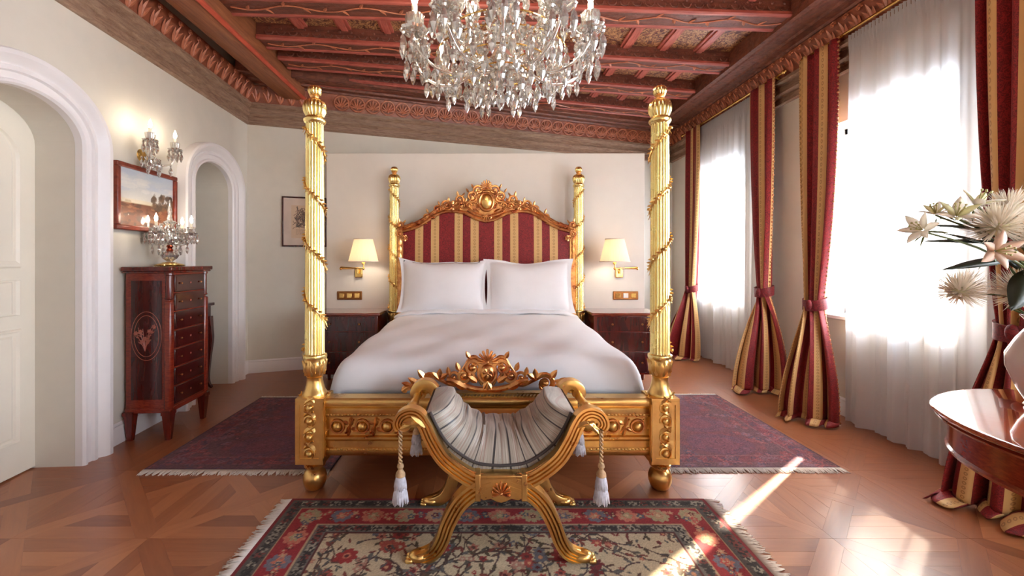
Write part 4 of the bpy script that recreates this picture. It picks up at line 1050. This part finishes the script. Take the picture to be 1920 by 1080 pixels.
MT['tieband'] = _tb(); MT['trimcord'] = m_plain('gold_brown_trim', col((176, 116, 74)), .6, .35, 0, 120)
drape('striped drape tied at the far side of the far window', 5.76, 6.16, (2.84, 5.86), ((2.80, 5.55), (2.44, 5.86)), 3, 1.1, .1, 3, .93, trim=0)
drape('striped drape tied at the near side of the far window', 4.28, 4.70, (2.88, 4.40), ((3.0, 4.22), (2.50, 4.30)), 3, 1.02, .10, 7, 1.0, flip=True)
drape('striped drape tied at the far side of the near window', 3.50, 3.92, (2.86, 3.69), ((2.80, 3.36), (2.50, 3.62)), 3, 1.02, .30, 12, .945, flip=True)
drape('striped drape hanging behind the flowers and round table', 1.98, 2.52, (2.84, 2.26), ((2.86, 1.95), (2.56, 2.38)), 4, 1.5, .19, 18, .95, .22, (-.8, -.1), trim=0)
def sheer(lab, y0, y1, nf, seed):
    r = random.Random(seed); ph = [r.uniform(0, 6) for _ in range(8)]
    def P(u, v):
        z = lerp(ROD_Z-.01, .012+.006*math.sin(u*40), v); am = lerp(.018, .05, min(v*1.6, 1)); y = lerp(y0, y1, u)
        k = 2*PI*nf*u
        x = 2.975-.02*v+am*.8*(math.sin(k+.7*math.sin(u*13+ph[0]))*.55+.5*math.sin(k*.37+ph[1]+v*.6)+.2*math.sin(k*2.1+ph[2]))
        if v < .05: x = 2.975+.012*math.sin(k*4)
        return (min(x, 3.01), y+.02*math.sin(k*.5+ph[3])*v, z)
    q = MB(); q.grid(P, 220, 36); o = q.build('sheer_curtain', MT['sheer'], ang=180, recalc=False); return tag(o, lab, 'curtain', 'white sheer curtains')
sheer('white sheer curtain across the far window', 4.45, 6.1, 13, 1); sheer('white sheer curtain across the near window', 2.15, 3.48, 11, 2)

# ------------------------------------------------------------------ tall chest and console by the left wall
RZL = PI/2+LANG
tb = thing('tall_chest', 'tall narrow mahogany chest of drawers with inlaid oval bouquet on its side', 'chest', LW(3.325, 0.022, 0), RZL)
MB().box(-.262, .262, -.352, -.0, 1.24, 1.272).box(-.252, .252, -.342, 0, 1.225, 1.241).build('top', MT['mahog'], tb, bevel=.006)
MB().box(-.225, .225, -.315, -.008, .215, 1.226).box(-.232, .232, -.322, -.004, .20, .235).build('carcass', MT['mahogred'], tb, bevel=.004)
for sx in (-1, 1):
    q = MB(); q.box(sx*.215-.025, sx*.215+.025, -.33, -.28, .22, 1.02); q.build('pilaster', MT['mahogred'], tb, bevel=.012)
    MB().lathe([(.022, 1.03), (.028, 1.035), (.024, 1.045), (.022, 1.05), (.022, 1.205), (.028, 1.21), (.028, 1.225)], (sx*.215, -.305, 0), 18).build('corner_column', MT['mahog'], tb)
    for y in (-.30, -.035):
        q = MB(); x = sx*.213
        q.add([(x+a*.016, y+b*.016, 0) for a, b in ((-1, -1), (1, -1), (1, 1), (-1, 1))]+[(x+a*.03, y+b*.03, .19) for a, b in ((-1, -1), (1, -1), (1, 1), (-1, 1))], [(0, 1, 2, 3), (4, 5, 6, 7)]+[(i, (i+1) % 4, 4+(i+1) % 4, 4+i) for i in range(4)])
        q.box(x-.034, x+.034, y-.034, y+.034, .185, .212); q.build('leg', MT['mahog'], tb)
knob_me = MB().lathe([(.004, 0), (.005, .008), (.010, .014), (.011, .02), (.006, .025)], seg=12).mesh('knob')
dz = (1.215-.245)/7
for k in range(7):
    z0 = .245+dz*k+.004; d_ = MB().box(-.182, .182, -.326, -.29, z0, z0+dz-.008).build('drawer', MT['mahogdark'], tb, bevel=.004)
    MB().box(-.165, .165, -.328, -.3, z0+.014, z0+dz-.022).build('drawer_veneer', MT['mahogdark'], d_)
    for sx in (-1, 1): o = obj('knob', knob_me, MT['bronze'], d_); o.scale = (.7,)*3; o.location = (sx*.12, -.326, z0+dz/2-.004); o.rotation_euler = (PI/2, 0, 0)
    MB().rosette((0, -.329, z0+dz/2-.004), .009, 6).build('keyhole_plate', MT['inlay'], d_)
for sx in (-1, 1):
    x = sx*.2255; a, b = sorted((x, x+sx*.004)); p = MB().box(a, b, -.262, -.05, .30, 1.17).build('side_panel', MT['mahogdark'], tb)
    q = MB(); xx = x+sx*.004; cy, cz = -.156, .765
    for rx, rz_ in ((.106, .178), (.086, .15)): q.tube([(xx, cy+rx*math.cos(t), cz+rz_*math.sin(t)) for t in [2*PI*i/48 for i in range(48)]], .0022, 5, closed=True)
    q.build('inlay_ring', MT['inlay'], p)
    q = MB(); r = random.Random(6)
    for k in range(9):
        a = lerp(-.9, .9, k/8); L_ = r.uniform(.09, .2); p0 = V(xx, cy+.01, cz-.11); P = [p0, p0+V(0, a*.03, L_*.5), p0+V(0, a*.07, L_)]
        P = smooth_path(P, 5); q.tube(P, .0018, 4)
        if k % 2 == 0: q.rosette(P[-1], .018, 6, nrm=(sx, 0, 0))
        for t in (4, 7): q.leaf(P[t], V(0, math.copysign(1, a+.01), .6), V(sx, 0, 0), .03, .012, .02, .2, 3)
    q.scroll((0, 0), .001, .1, 0, 1, .0005, 0, n=3)
    q.build('inlay_bouquet', MT['inlay'], p)
cs = thing('console_table', 'dark mahogany console table with curved leg standing in the arched niche', 'table', LW(4.22, -.27, 0), RZL)
MB().box(-.25, .225, -.19, .16, .85, .88).build('table_top', MT['mahogdark'], cs, bevel=.006); MB().box(-.22, .2, -.165, .15, .70, .85).build('apron', MT['mahogdark'], cs, bevel=.004)
for x in (-.205, .19):
    for y, s_ in ((-.15, -1), (.13, 1)):
        P = smooth_path([(x, y, .74), (x, y+.012*s_, .60), (x, y+.02*s_, .5), (x, y-.0*s_, .3), (x, y-.012*s_, .12), (x, y+.002*s_, .04), (x, y+.025*s_, .012)], 5)
        MB().tube(P, [(lerp(.028, .014, min(1, i/24)), lerp(.028, .014, min(1, i/24))) for i in range(len(P))], prof=[(1, -1), (1, 1), (-1, 1), (-1, -1)], up=(1, 0, 0)).ball((x, y+.022*s_, .014), .018, 8, 6).build('leg', MT['mahogdark'], cs, bevel=.004)

# ------------------------------------------------------------------ pictures
def frame_pic(name, lab, loc, rz, W_, H_, cv, fw, mat_, fm, depth=.035, margin=None):
    t = thing(name, lab, 'picture', loc, rz); q = MB()
    for z0, z1, x0, x1 in ((-H_/2, -H_/2+fw, -W_/2, W_/2), (H_/2-fw, H_/2, -W_/2, W_/2), (-H_/2+fw, H_/2-fw, -W_/2, -W_/2+fw), (-H_/2+fw, H_/2-fw, W_/2-fw, W_/2)):
        q = MB().box(x0, x1, -depth, 0, z0, z1); q.build('frame_rail', fm, t, bevel=min(.008, fw*.3))
    iw, ih = W_-2*fw, H_-2*fw
    if margin:
        MB().box(-iw/2, iw/2, -depth*.45, -depth*.2, -ih/2, ih/2).build('mount', margin[1], t); iw -= 2*margin[0]; ih -= 2*margin[0]
    me = sheet(cv, iw, ih, 0, .002); o = obj('picture_print', me, MT['print'], t); o.rotation_euler = (PI/2, 0, 0); o.location = (0, -depth*.5, 0)
    return t
c = Cv(120, 84, (196, 196, 198)); r = random.Random(5)
for y in range(84):
    t = y/83
    c.a[y, :] = col((lerp(120, 96, t), lerp(70, 60, t), 48)) if t < .42 else col((lerp(214, 186, t), lerp(198, 196, t), lerp(182, 206, t)))
for k in range(120): c.ell(r.uniform(0, 120), r.uniform(0, 36), r.uniform(2, 9), r.uniform(1, 3), r.choice(((92, 52, 36), (134, 84, 56), (74, 46, 36), (150, 104, 74))), 0, .7)
for k in range(60): c.ell(r.uniform(70, 120), r.uniform(30, 52), r.uniform(2, 6), r.uniform(2, 5), r.choice(((90, 72, 58), (112, 84, 64), (76, 62, 52))), 0, .8)
for k in range(26): c.ell(r.uniform(0, 120), r.uniform(52, 84), r.uniform(8, 22), r.uniform(2, 5), r.choice(((222, 218, 212), (176, 186, 204), (206, 204, 206))), 0, .35)
c.put((c.Y > 33) & (c.Y < 40) & (c.X < 70), (206, 190, 160), .6)
frame_pic('landscape_painting', 'framed landscape with pale sky and brown fields on the left wall', LW(3.325, .006, 1.785), RZL, .65, .49, c, .035, None, m_wood('red_frame', col((98, 34, 24)), col((140, 62, 42)), .3, (8, 8, 8)), .045)
c = Cv(80, 120, (206, 176, 148)); r = random.Random(9)
for k in range(190):
    x, y = r.uniform(14, 66), r.uniform(40, 100); a = r.uniform(0, 6); pts = [(x, y)]
    for t in range(5): a += r.uniform(-.9, .9); x += 3*math.cos(a); y += 3*math.sin(a); pts.append((x, y))
    c.line(pts, .9, r.choice(((92, 64, 54), (60, 44, 40), (120, 86, 68))))
for yy in range(14, 32, 4):
    x = 14
    while x < 64: w_ = r.uniform(2, 7); c.line([(x, yy), (x+w_, yy)], .8, (110, 82, 68)); x += w_+3
frame_pic('engraving_print', 'framed beige engraving with wide mount on the back wall', BW(.62, .006, 1.78), BANG, .5, .6, c, .018, None, MT['mahogdark'], .025, (.085, m_plain('rose_mount', col((206, 186, 172)), .7)))

# ------------------------------------------------------------------ nightstands, switch plates, swing-arm lamps
def nightstand(x0, x1, lab):
    t = thing('nightstand', lab, 'nightstand', ((x0+x1)/2, 4.51, 0), 0, 'mahogany nightstands'); h = (x1-x0)/2
    MB().box(-h-.01, h+.01, -.225, .215, .757, .785).build('top', MT['gloss'], t, bevel=.008)
    MB().box(-h+.015, h-.015, -.205, .205, .16, .757).build('carcass', MT['mahog'], t, bevel=.004)
    for z0, z1 in ((.60, .745), (.40, .59), (.18, .39)):
        d_ = MB().box(-h+.045, h-.045, -.215, -.19, z0, z1).build('drawer', MT['mahogdark'], t, bevel=.004)
        for s_ in (-1, 1): o = obj('knob', knob_me, MT['brass'], d_); o.location = (s_*.15, -.214, (z0+z1)/2); o.rotation_euler = (PI/2, 0, 0)
    for sx in (-1, 1):
        for y in (-.18, .18): MB().lathe([(.014, 0), (.024, .16)], (sx*(h-.045), y, 0), 12).build('leg', MT['mahog'], t)
MT['gloss'] = m_wood('polished_mahogany', col((92, 26, 16)), col((150, 62, 34)), .1, (2, 12, 12), 3, 1.0, .0)
nightstand(-1.765, -1.075, 'mahogany nightstand left of the bed below the left swing lamp'); nightstand(1.085, 1.775, 'mahogany nightstand right of the bed below the right swing lamp')
def plate(x, lab):
    t = thing('switch_plate', lab, 'switch', (x, PY, .925), 0, 'bronze switch plates'); MB().box(-.14, .14, -.012, 0, -.047, .047).build('plate', MT['bronze'], t, bevel=.006)
    for k in (-1, 0, 1): MB().box(k*.085-.028, k*.085+.028, -.019, -.01, -.026, .026).build('rocker', MT['white'] if (k == 0 and x > 0) else MT['brass'], t, bevel=.003)
plate(-1.51, 'bronze switch plate above the left nightstand'); plate(1.56, 'bronze switch plate above the right nightstand')
def swing(x, sg, lab):
    t = thing('swing_arm_lamp', lab, 'lamp', (x, PY, 1.2), 0, 'brass swing-arm wall lamps')
    MB().box(-.042, .042, -.03, 0, -.075, .03).build('wall_bracket', MT['brass'], t, bevel=.008)
    MB().tube([(0, -.03, .0), (0, -.055, .0)], .016, 12).tube([(0, -.055, -.03), (0, -.055, .04)], .011, 12).build('pivot', MT['brass'], t)
    a1 = V(-sg*.16, -.13, .028); a2 = V(sg*.12, -.25, .03)
    MB().tube([(0, -.055, .028), a1], .009, 10).ball(a1, .016, 10, 8).build('swing_arm', MT['brass'], t); MB().tube([a1+V(0, 0, .014), a2], .008, 10).ball(a2, .014, 10, 8).build('swing_arm', MT['brass'], t)
    MB().lathe([(.006, .03), (.006, .07), (.018, .075), (.018, .12), (.014, .125)], (a2.x, a2.y, 0), 14).build('socket', MT['brass'], t)
    fl_ = lambda a, z: 1+.014*math.cos(56*a)
    q = MB().lathe([(.152, .10), (.150, .112), (.096, .335), (.095, .345), (.092, .345), (.093, .335), (.147, .112), (.149, .10)], (a2.x, a2.y, 0), 168, fl_, closed=True); q.build('shade', MT['shade'], t, ang=60)
    for r_, z in ((.153, .104), (.096, .341)): MB().tube([(a2.x+r_*math.cos(a), a2.y+r_*math.sin(a), z) for a in [2*PI*i/40 for i in range(40)]], .005, 6, closed=True).build('shade_trim', MT['fringe'], t)
    MB().ball((a2.x, a2.y, .19), (.026, .026, .04), 12, 8).build('bulb', MT['lampbulb'], t)
swing(-1.405, 1, 'swing-arm wall lamp with pleated cream shade left of the bed'); swing(1.485, -1, 'swing-arm wall lamp with pleated cream shade right of the bed')
# ------------------------------------------------------------------ crystal lights
q = MB().lathe([(.0015, .0), (.006, -.005), (.009, -.012), (.006, -.019), (.0015, -.023)][::-1], seg=8).lathe([(.002, -.022), (.009, -.036), (.0135, -.052), (.013, -.062), (.008, -.076), (.001, -.09)][::-1], seg=8)
drop_me = q.mesh('crystal_drop', 5)
pan_me = MB().lathe([(.008, -.012), (.02, -.01), (.044, .004), (.05, .012), (.047, .013), (.04, .008), (.018, -.002), (.012, .0)], seg=48, flute=lambda a, z: 1+.06*math.cos(8*a)*(1 if z > .002 else 0)).mesh('drip_pan', 20)
cup_c = MB().lathe([(.012, .0), (.022, .008), (.03, .03), (.033, .06), (.03, .063), (.026, .035), (.016, .012)], seg=48, flute=lambda a, z: 1+.05*math.cos(8*a)).mesh('candle_cup', 20)
cand_me = MB().lathe([(.0105, .01), (.0105, .098), (.009, .10), (.004, .101)], seg=14).mesh('candle'); bulb_me = MB().lathe([(.004, .10), (.0095, .108), (.0125, .122), (.010, .138), (.004, .155), (.0008, .165)], seg=12).mesh('flame_bulb', 60)
def candle_set(par, p, drops=6, sc_=1.0, cup=True, dr=.044):
    for nm, me, m in (('drip_pan', pan_me, 'crystal'), ('candle_cup', cup_c, 'crystal'), ('candle', cand_me, 'candle'), ('flame_bulb', bulb_me, 'bulb')):
        if nm == 'candle_cup' and not cup: continue
        o = obj(nm, me, MT[m], par); o.location = p; o.scale = (sc_,)*3
    for k in range(drops):
        a = 2*PI*(k+.3)/drops; o = obj('crystal_drop', drop_me, MT['crystal'], par); o.location = (p[0]+dr*sc_*math.cos(a), p[1]+dr*sc_*math.sin(a), p[2]+.002); o.rotation_euler = (0, 0, a); o.scale = (sc_,)*3
ch = thing('crystal_chandelier', 'large cut crystal chandelier with lit candle bulbs hanging from the carved ceiling', 'chandelier', (.09, 2.36, 2.17))
Z = lambda z: z-2.17
MB().lathe([(.004, Z(2.28)), (.03, Z(2.29)), (.06, Z(2.31)), (.075, Z(2.335)), (.05, Z(2.36)), (.03, Z(2.38)), (.045, Z(2.40)), (.07, Z(2.43)), (.045, Z(2.47)), (.03, Z(2.5)), (.05, Z(2.55)), (.085, Z(2.62)), (.09, Z(2.68)), (.06, Z(2.74)), (.035, Z(2.78)), (.06, Z(2.84)), (.05, Z(2.9)), (.03, Z(2.95)), (.05, Z(3.0)), (.02, Z(3.08))], seg=20, flute=lambda a, z: 1+.05*math.cos(10*a)).build('central_column', MT['crystal'], ch, ang=12)
MB().tube([(0, 0, Z(3.08)), (0, 0, Z(3.49))], .008, 8).build('suspension_rod', MT['brass'], ch); MB().lathe([(.01, Z(3.44)), (.05, Z(3.46)), (.07, Z(3.495))], seg=20).build('ceiling_rose', MT['brass'], ch)
for (n, R_, z_cup, z_in, z_low, a0, nd) in ((11, .49, 2.475, 2.37, 2.31, .12, 7), (7, .29, 2.66, 2.56, 2.52, .4, 6)):
    pr = smooth_path([(.03, 0, Z(z_in)), (R_*.3, 0, Z(z_in-.005)), (R_*.55, 0, Z(z_low)), (R_*.8, 0, Z(z_low+.02)), (R_*.97, 0, Z(z_low+.1)), (R_, 0, Z(z_cup-.01))], 5)
    for k in range(n):
        a = a0+2*PI*k/n; M = Matrix.Rotation(a, 3, 'Z')
        MB().tube([M @ p for p in pr], .0085, 8).build('arm', MT['crystal'], ch, ang=180)
        candle_set(ch, tuple(M @ V(R_, 0, Z(z_cup))), nd, 1.45)
        for t in (.42, .68):
            o = obj('crystal_drop', drop_me, MT['crystal'], ch); o.location = M @ pr[int(t*(len(pr)-1))]; o.rotation_euler = (0, 0, a); o.scale = (1.25,)*3
        a2 = a+2*PI/n; q = MB(); pa, pb = M @ V(R_, 0, Z(z_cup)), Matrix.Rotation(a2, 3, 'Z') @ V(R_, 0, Z(z_cup))
        for i in range(1, 12):
            t = i/12; p = pa.lerp(pb, t); q.ball(p+V(0, 0, -.11*math.sin(PI*t)), .0085, 6, 4)
        q.build('bead_swag', MT['crystal'], ch, ang=5)
for (n, R_, z0, sc_) in ((24, .36, 2.43, 1.5), (20, .26, 2.39, 1.6), (13, .15, 2.345, 1.6), (18, .2, 2.53, 1.6), (16, .31, 2.53, 1.5), (7, .06, 2.31, 1.2)):
    MB().tube([(R_*math.cos(a), R_*math.sin(a), Z(z0)+.004) for a in [2*PI*i/40 for i in range(40)]], .004, 6, closed=True).build('drop_ring', MT['brass'], ch)
    for k in range(n):
        a = 2*PI*k/n+R_; o = obj('crystal_drop', drop_me, MT['crystal'], ch); o.location = (R_*math.cos(a), R_*math.sin(a), Z(z0)); o.rotation_euler = (0, 0, a); o.scale = (sc_,)*3
o = obj('pendant_drop', drop_me, MT['crystal'], ch); o.location = (0, 0, Z(2.29)); o.scale = (1.7, 1.7, 1.35)
# wall sconce on the left wall
ws = thing('crystal_wall_sconce', 'two-armed crystal wall sconce glowing above the landscape painting', 'wall lamp', LW(3.30, 0, 2.13), RZL)
MB().lathe([(.0, -.016), (.05, -.014), (.055, -.006), (.05, .0), (0, .002)], seg=24).xf(Matrix.Rotation(PI/2, 4, 'X')).build('back_plate', MT['brass'], ws)
MB().lathe([(.004, -.11), (.022, -.09), (.03, -.06), (.015, -.03), (.03, 0), (.02, .04), (.034, .08), (.02, .11), (.012, .15), (.004, .2)], (0, -.07, 0), 16).build('crystal_stem', MT['crystal'], ws, ang=12)
for s_ in (-1, 1):
    P = smooth_path([(0, -.05, -.02), (s_*.06, -.09, -.06), (s_*.12, -.14, -.04), (s_*.14, -.16, .03), (s_*.14, -.16, .07)], 5)
    MB().tube(P, .008, 8).build('arm', MT['crystal'], ws, ang=180); candle_set(ws, (s_*.14, -.16, .075), 8)
    for t in (5, 10): o = obj('crystal_drop', drop_me, MT['crystal'], ws); o.location = P[t]; o.scale = (1.1,)*3
for k in range(10):
    a = PI*(k+.5)/10; o = obj('crystal_drop', drop_me, MT['crystal'], ws); o.location = (.085*math.cos(a), -.05-.07*math.sin(a), -.02+.0*k); o.rotation_euler = (0, 0, a)
# candelabra on the tall chest
cdl = thing('crystal_candelabra', 'crystal candelabra with lit candle bulbs standing on the tall chest', 'candelabra', (LW(3.33, .19, 0)[0], LW(3.33, .19, 0)[1], 1.273), .1)
MB().lathe([(.0, 0), (.098, 0), (.10, .008), (.09, .016), (.06, .022), (.045, .03), (.02, .034)], seg=30, flute=lambda a, z: 1+.02*math.cos(10*a)).build('base', MT['brass'], cdl)
MB().lathe([(.018, .033), (.02, .04), (.045, .06), (.058, .085), (.045, .105), (.02, .115)], seg=24, flute=lambda a, z: 1+.06*math.cos(12*a)).build('lower_bowl', MT['crystal'], cdl, ang=12)
MB().lathe([(.018, .113), (.026, .125), (.016, .14), (.024, .155), (.018, .165)], seg=16).build('knop', m_gold('ruby_knop', col((190, 70, 60)), .15), cdl)
MB().lathe([(.015, .163), (.03, .18), (.045, .21), (.05, .26), (.062, .285), (.055, .29), (.04, .275), (.022, .30), (.03, .33), (.045, .345), (.02, .36), (.012, .40), (.016, .43), (.008, .47), (.003, .52)], seg=20, flute=lambda a, z: 1+.05*math.cos(10*a)).build('column', MT['crystal'], cdl, ang=12)
for k in range(4):
    a = k*PI/2+PI*.0; M = Matrix.Rotation(a, 3, 'Z'); P = [M @ p for p in smooth_path([(.02, 0, .19), (.07, 0, .17), (.12, 0, .175), (.155, 0, .21), (.16, 0, .245)], 5)]
    MB().tube(P, .007, 8).build('arm', MT['crystal'], cdl, ang=180); candle_set(cdl, tuple(M @ V(.16, 0, .25)), 7, .9)
    for t in (6, 11): o = obj('crystal_drop', drop_me, MT['crystal'], cdl); o.location = P[t]; o.scale = (.95,)*3
for n, R_, z0 in ((12, .075, .275), (10, .06, .335)):
    for k in range(n): a = 2*PI*k/n; o = obj('crystal_drop', drop_me, MT['crystal'], cdl); o.location = (R_*math.cos(a), R_*math.sin(a), z0); o.rotation_euler = (0, 0, a); o.scale = (.95,)*3

# ------------------------------------------------------------------ round table and flowers
TX, TY = 2.195, 1.272
def _tt():
    k = N('polished_table_top'); v = k.co('Object'); g = k.n('TexGradient', gradient_type='RADIAL'); k.l(v, g.inputs[0])
    w_ = k.math('PINGPONG', k.math('MULTIPLY', g.outputs[0], 16.0), 1.0); f = k.noise(k.co('Object', (4, 4, 4)), 3, 5, .6, 2)
    k.P(base=k.ramp(k.math('ADD', k.math('MULTIPLY', w_, .25), k.math('MULTIPLY', f, .8)), [(.25, col((92, 30, 18))), (.75, col((176, 84, 48)))]), rough=.1, coat=1.0, coatr=.02); return k.m
rt = thing('round_table', 'polished round mahogany table beside the window with moulded rim', 'table', (TX, TY, 0))
MB().lathe([(.0, .738), (.585, .738), (.597, .745), (.6, .752), (.592, .758), (.58, .76), (0, .7605)], seg=96).build('table_top', _tt(), rt)
MB().lathe([(.548, .60), (.556, .60), (.560, .612), (.553, .62), (.553, .712), (.565, .718), (.585, .724), (.59, .732), (.58, .739), (.5, .739), (.5, .62)], seg=96, closed=True).build('apron', MT['mahogred'], rt)
MB().lathe([(.05, .08), (.09, .1), (.1, .14), (.06, .2), (.05, .3), (.075, .38), (.08, .45), (.06, .55), (.07, .62), (.12, .66), (.14, .74)], seg=32).build('pedestal', MT['mahog'], rt)
for k in range(4):
    M = Matrix.Rotation(PI/4+k*PI/2, 3, 'Z'); MB().tube([M @ p for p in smooth_path([(.05, 0, .16), (.15, 0, .15), (.28, 0, .07), (.36, 0, .025)], 5)], [(.03, .035)]*16, prof=sq).build('pedestal_foot', MT['mahog'], rt)
VX, VY = 2.125, 1.60
k = N('pink_glass'); k.P(base=col((248, 226, 218)), rough=.08, trans=.35, ior=1.4, coat=.5, coatr=.03); MT['vase'] = k.m
vz = MB().lathe([(.0, .0), (.06, .0), (.066, .006), (.06, .02), (.085, .07), (.112, .15), (.112, .2), (.085, .26), (.06, .30), (.06, .33), (.075, .35), (.07, .35), (.055, .33), (.055, .30), (.08, .26), (.106, .2), (.106, .15), (.08, .075), (.05, .03), (0, .028)], seg=40)
vo = vz.build('flower_vase', MT['vase'], ang=60); vo.location = (VX, VY, .761); tag(vo, 'pink glass vase on the round table at the right edge', 'vase')
pet_w = _petal('cream_petals', col((246, 238, 224))); pet_l = _petal('pale_yellow_petals', col((240, 234, 196))); pet_p = _petal('pink_flushed_petals', col((244, 222, 204)))
grn = m_plain('stem_green', col((74, 84, 40)), .5, .2, 0, 20); dgr = m_plain('dark_leaf_green', col((34, 42, 26)), .35, .2, 0, 20); ygr = m_plain('flower_eye_green', col((176, 172, 110)), .6, .2)
def stem(t, p, c_=None):
    """from inside the vase neck to the bloom, in world space; t sits at the bloom"""
    b = V(VX, VY, 1.0); m = V(lerp(VX, p[0], .35), lerp(VY, p[1], .35), lerp(1.12, p[2], .6)); P = smooth_path([b-V(*p), m-V(*p), V(0, 0, -.005)], 6)
    MB().tube(P, .0038, 6).build('stem', grn, t)
    return P
def mum(p, R_, lab, seed, n=340):
    r = random.Random(seed); t = thing('chrysanthemum', lab, 'flower', p, 0, 'cream chrysanthemums in the vase'); stem(t, p); q = MB()
    for k in range(n):
        z = 1-1.75*(k+.5)/n; a = k*2.39996; s_ = math.sqrt(max(0, 1-z*z)); d = V(s_*math.cos(a), s_*math.sin(a), z)
        q.leaf(d*R_*.12, d+V(r.uniform(-.2, .2), r.uniform(-.2, .2), r.uniform(-.2, .2)), V(0, 0, 1) if abs(z) < .8 else V(1, 0, 0), R_*r.uniform(.8, 1.0), R_*.075, r.uniform(0, .3), .25, 3)
    q.build('petals', pet_w, t, ang=60); MB().ball((0, 0, 0), R_*.35, 10, 8).build('flower_heart', pet_l, t); return t
def lily(p, R_, face, lab, seed, m=None):
    r = random.Random(seed); t = thing('alstroemeria', lab, 'flower', p, 0, 'pale alstroemeria in the vase'); stem(t, p); f = Vector(face).normalized(); u = f.orthogonal().normalized(); w_ = f.cross(u)
    for k in range(6):
        a = 2*PI*k/6+seed; d = u*math.cos(a)+w_*math.sin(a)
        MB().leaf(d*.004, d*(.62 if k % 2 else .75)+f*.8, -f+d*.5, R_*1.25, R_*(.5 if k % 2 else .62), .28, .08, 6).build('petal', m or (pet_l if k % 2 else pet_w), t, ang=180)
    q = MB()
    for k in range(6): d = (u*math.cos(k)+w_*math.sin(k))*.25+f; q.tube([V(0, 0, 0), d*R_*.9], .0014, 4); q.ball(d*R_*.9, .004, 6, 4)
    q.build('stamens', ygr, t)
    for k in range(3): a = r.uniform(0, 6); MB().leaf(-f*.02, u*math.cos(a)+w_*math.sin(a)-f*.4, f, R_*1.1, R_*.16, -.1, .1, 5).build('leaf', grn, t, ang=180)
    return t
mum((1.895, 1.575, 1.445), .095, 'large cream chrysanthemum in the middle of the bouquet', 1); mum((1.83, 1.64, 1.20), .085, 'white chrysanthemum drooping low against the sheer curtain', 2)
mum((2.02, 1.60, 1.20), .095, 'cream chrysanthemum low at the right edge of the bouquet', 3); mum((2.02, 1.64, 1.52), .075, 'white chrysanthemum high at the right edge of the bouquet', 4); mum((1.985, 1.54, 1.40), .06, 'small white chrysanthemum near the right edge', 5, 220)
lily((1.645, 1.60, 1.435), .062, (-.9, -.3, .25), 'white alstroemeria reaching furthest left', 1, pet_w); lily((1.77, 1.60, 1.485), .065, (-.4, -.6, .6), 'yellow alstroemeria at the upper left of the bouquet', 2)
lily((1.87, 1.62, 1.53), .065, (.1, -.5, .9), 'yellow alstroemeria at the top of the bouquet', 3); lily((1.845, 1.54, 1.355), .07, (-.3, -.9, 0), 'pink-flushed alstroemeria below the large chrysanthemum', 4, pet_p)
lily((2.0, 1.55, 1.12), .06, (-.2, -.9, .2), 'pale alstroemeria lowest at the right edge', 5); lily((1.735, 1.64, 1.50), .045, (-.5, -.3, .8), 'half-open alstroemeria bud behind the yellow blooms', 6)
gs = thing('greenery_sprig', 'dark green leaves filling the centre of the bouquet', 'leaves', (VX, VY, 1.09))
for (x, y, z, dx, dy, dz_, L_, w_, b_) in ((-.16, -.02, .24, -1, -.05, -.12, .26, .035, .05), (-.2, 0, .30, -1, .1, .05, .24, .022, .1), (-.22, .02, .34, -1, 0, .25, .24, .02, -.1), (-.14, -.05, .19, -.55, -.3, -.75, .17, .075, .1), (-.1, -.05, .24, .9, -.2, .15, .24, .09, 0), (-.05, -.06, .2, .8, -.2, -.4, .22, .09, .1), (-.13, -.04, .27, .3, -.3, .9, .16, .05, 0), (-.16, .02, .32, -.5, 0, .8, .18, .03, .1), (-.2, .0, .28, -.9, 0, .3, .2, .025, .1), (-.05, -.05, .3, .9, -.1, .5, .2, .06, 0), (-.12, 0, .2, -.3, .2, .6, .2, .07, 0), (-.02, -.05, .22, .6, -.3, .1, .2, .09, 0)):
    MB().leaf((x, y, z), (dx, dy, dz_), (0, -.5, .6), L_, w_*1.4, -.12, .05, 8, b_).build('leaf', dgr, gs, ang=180)
q = MB()
for (x, z) in ((-.16, .24), (-.2, .30), (-.14, .19), (-.1, .24), (-.05, .2), (-.16, .32), (-.02, .22)): q.tube(smooth_path([(0, 0, -.06), (x*.4, -.01, z*.6), (x, -.03, z)], 5), .004, 6)
q.build('stems', grn, gs)
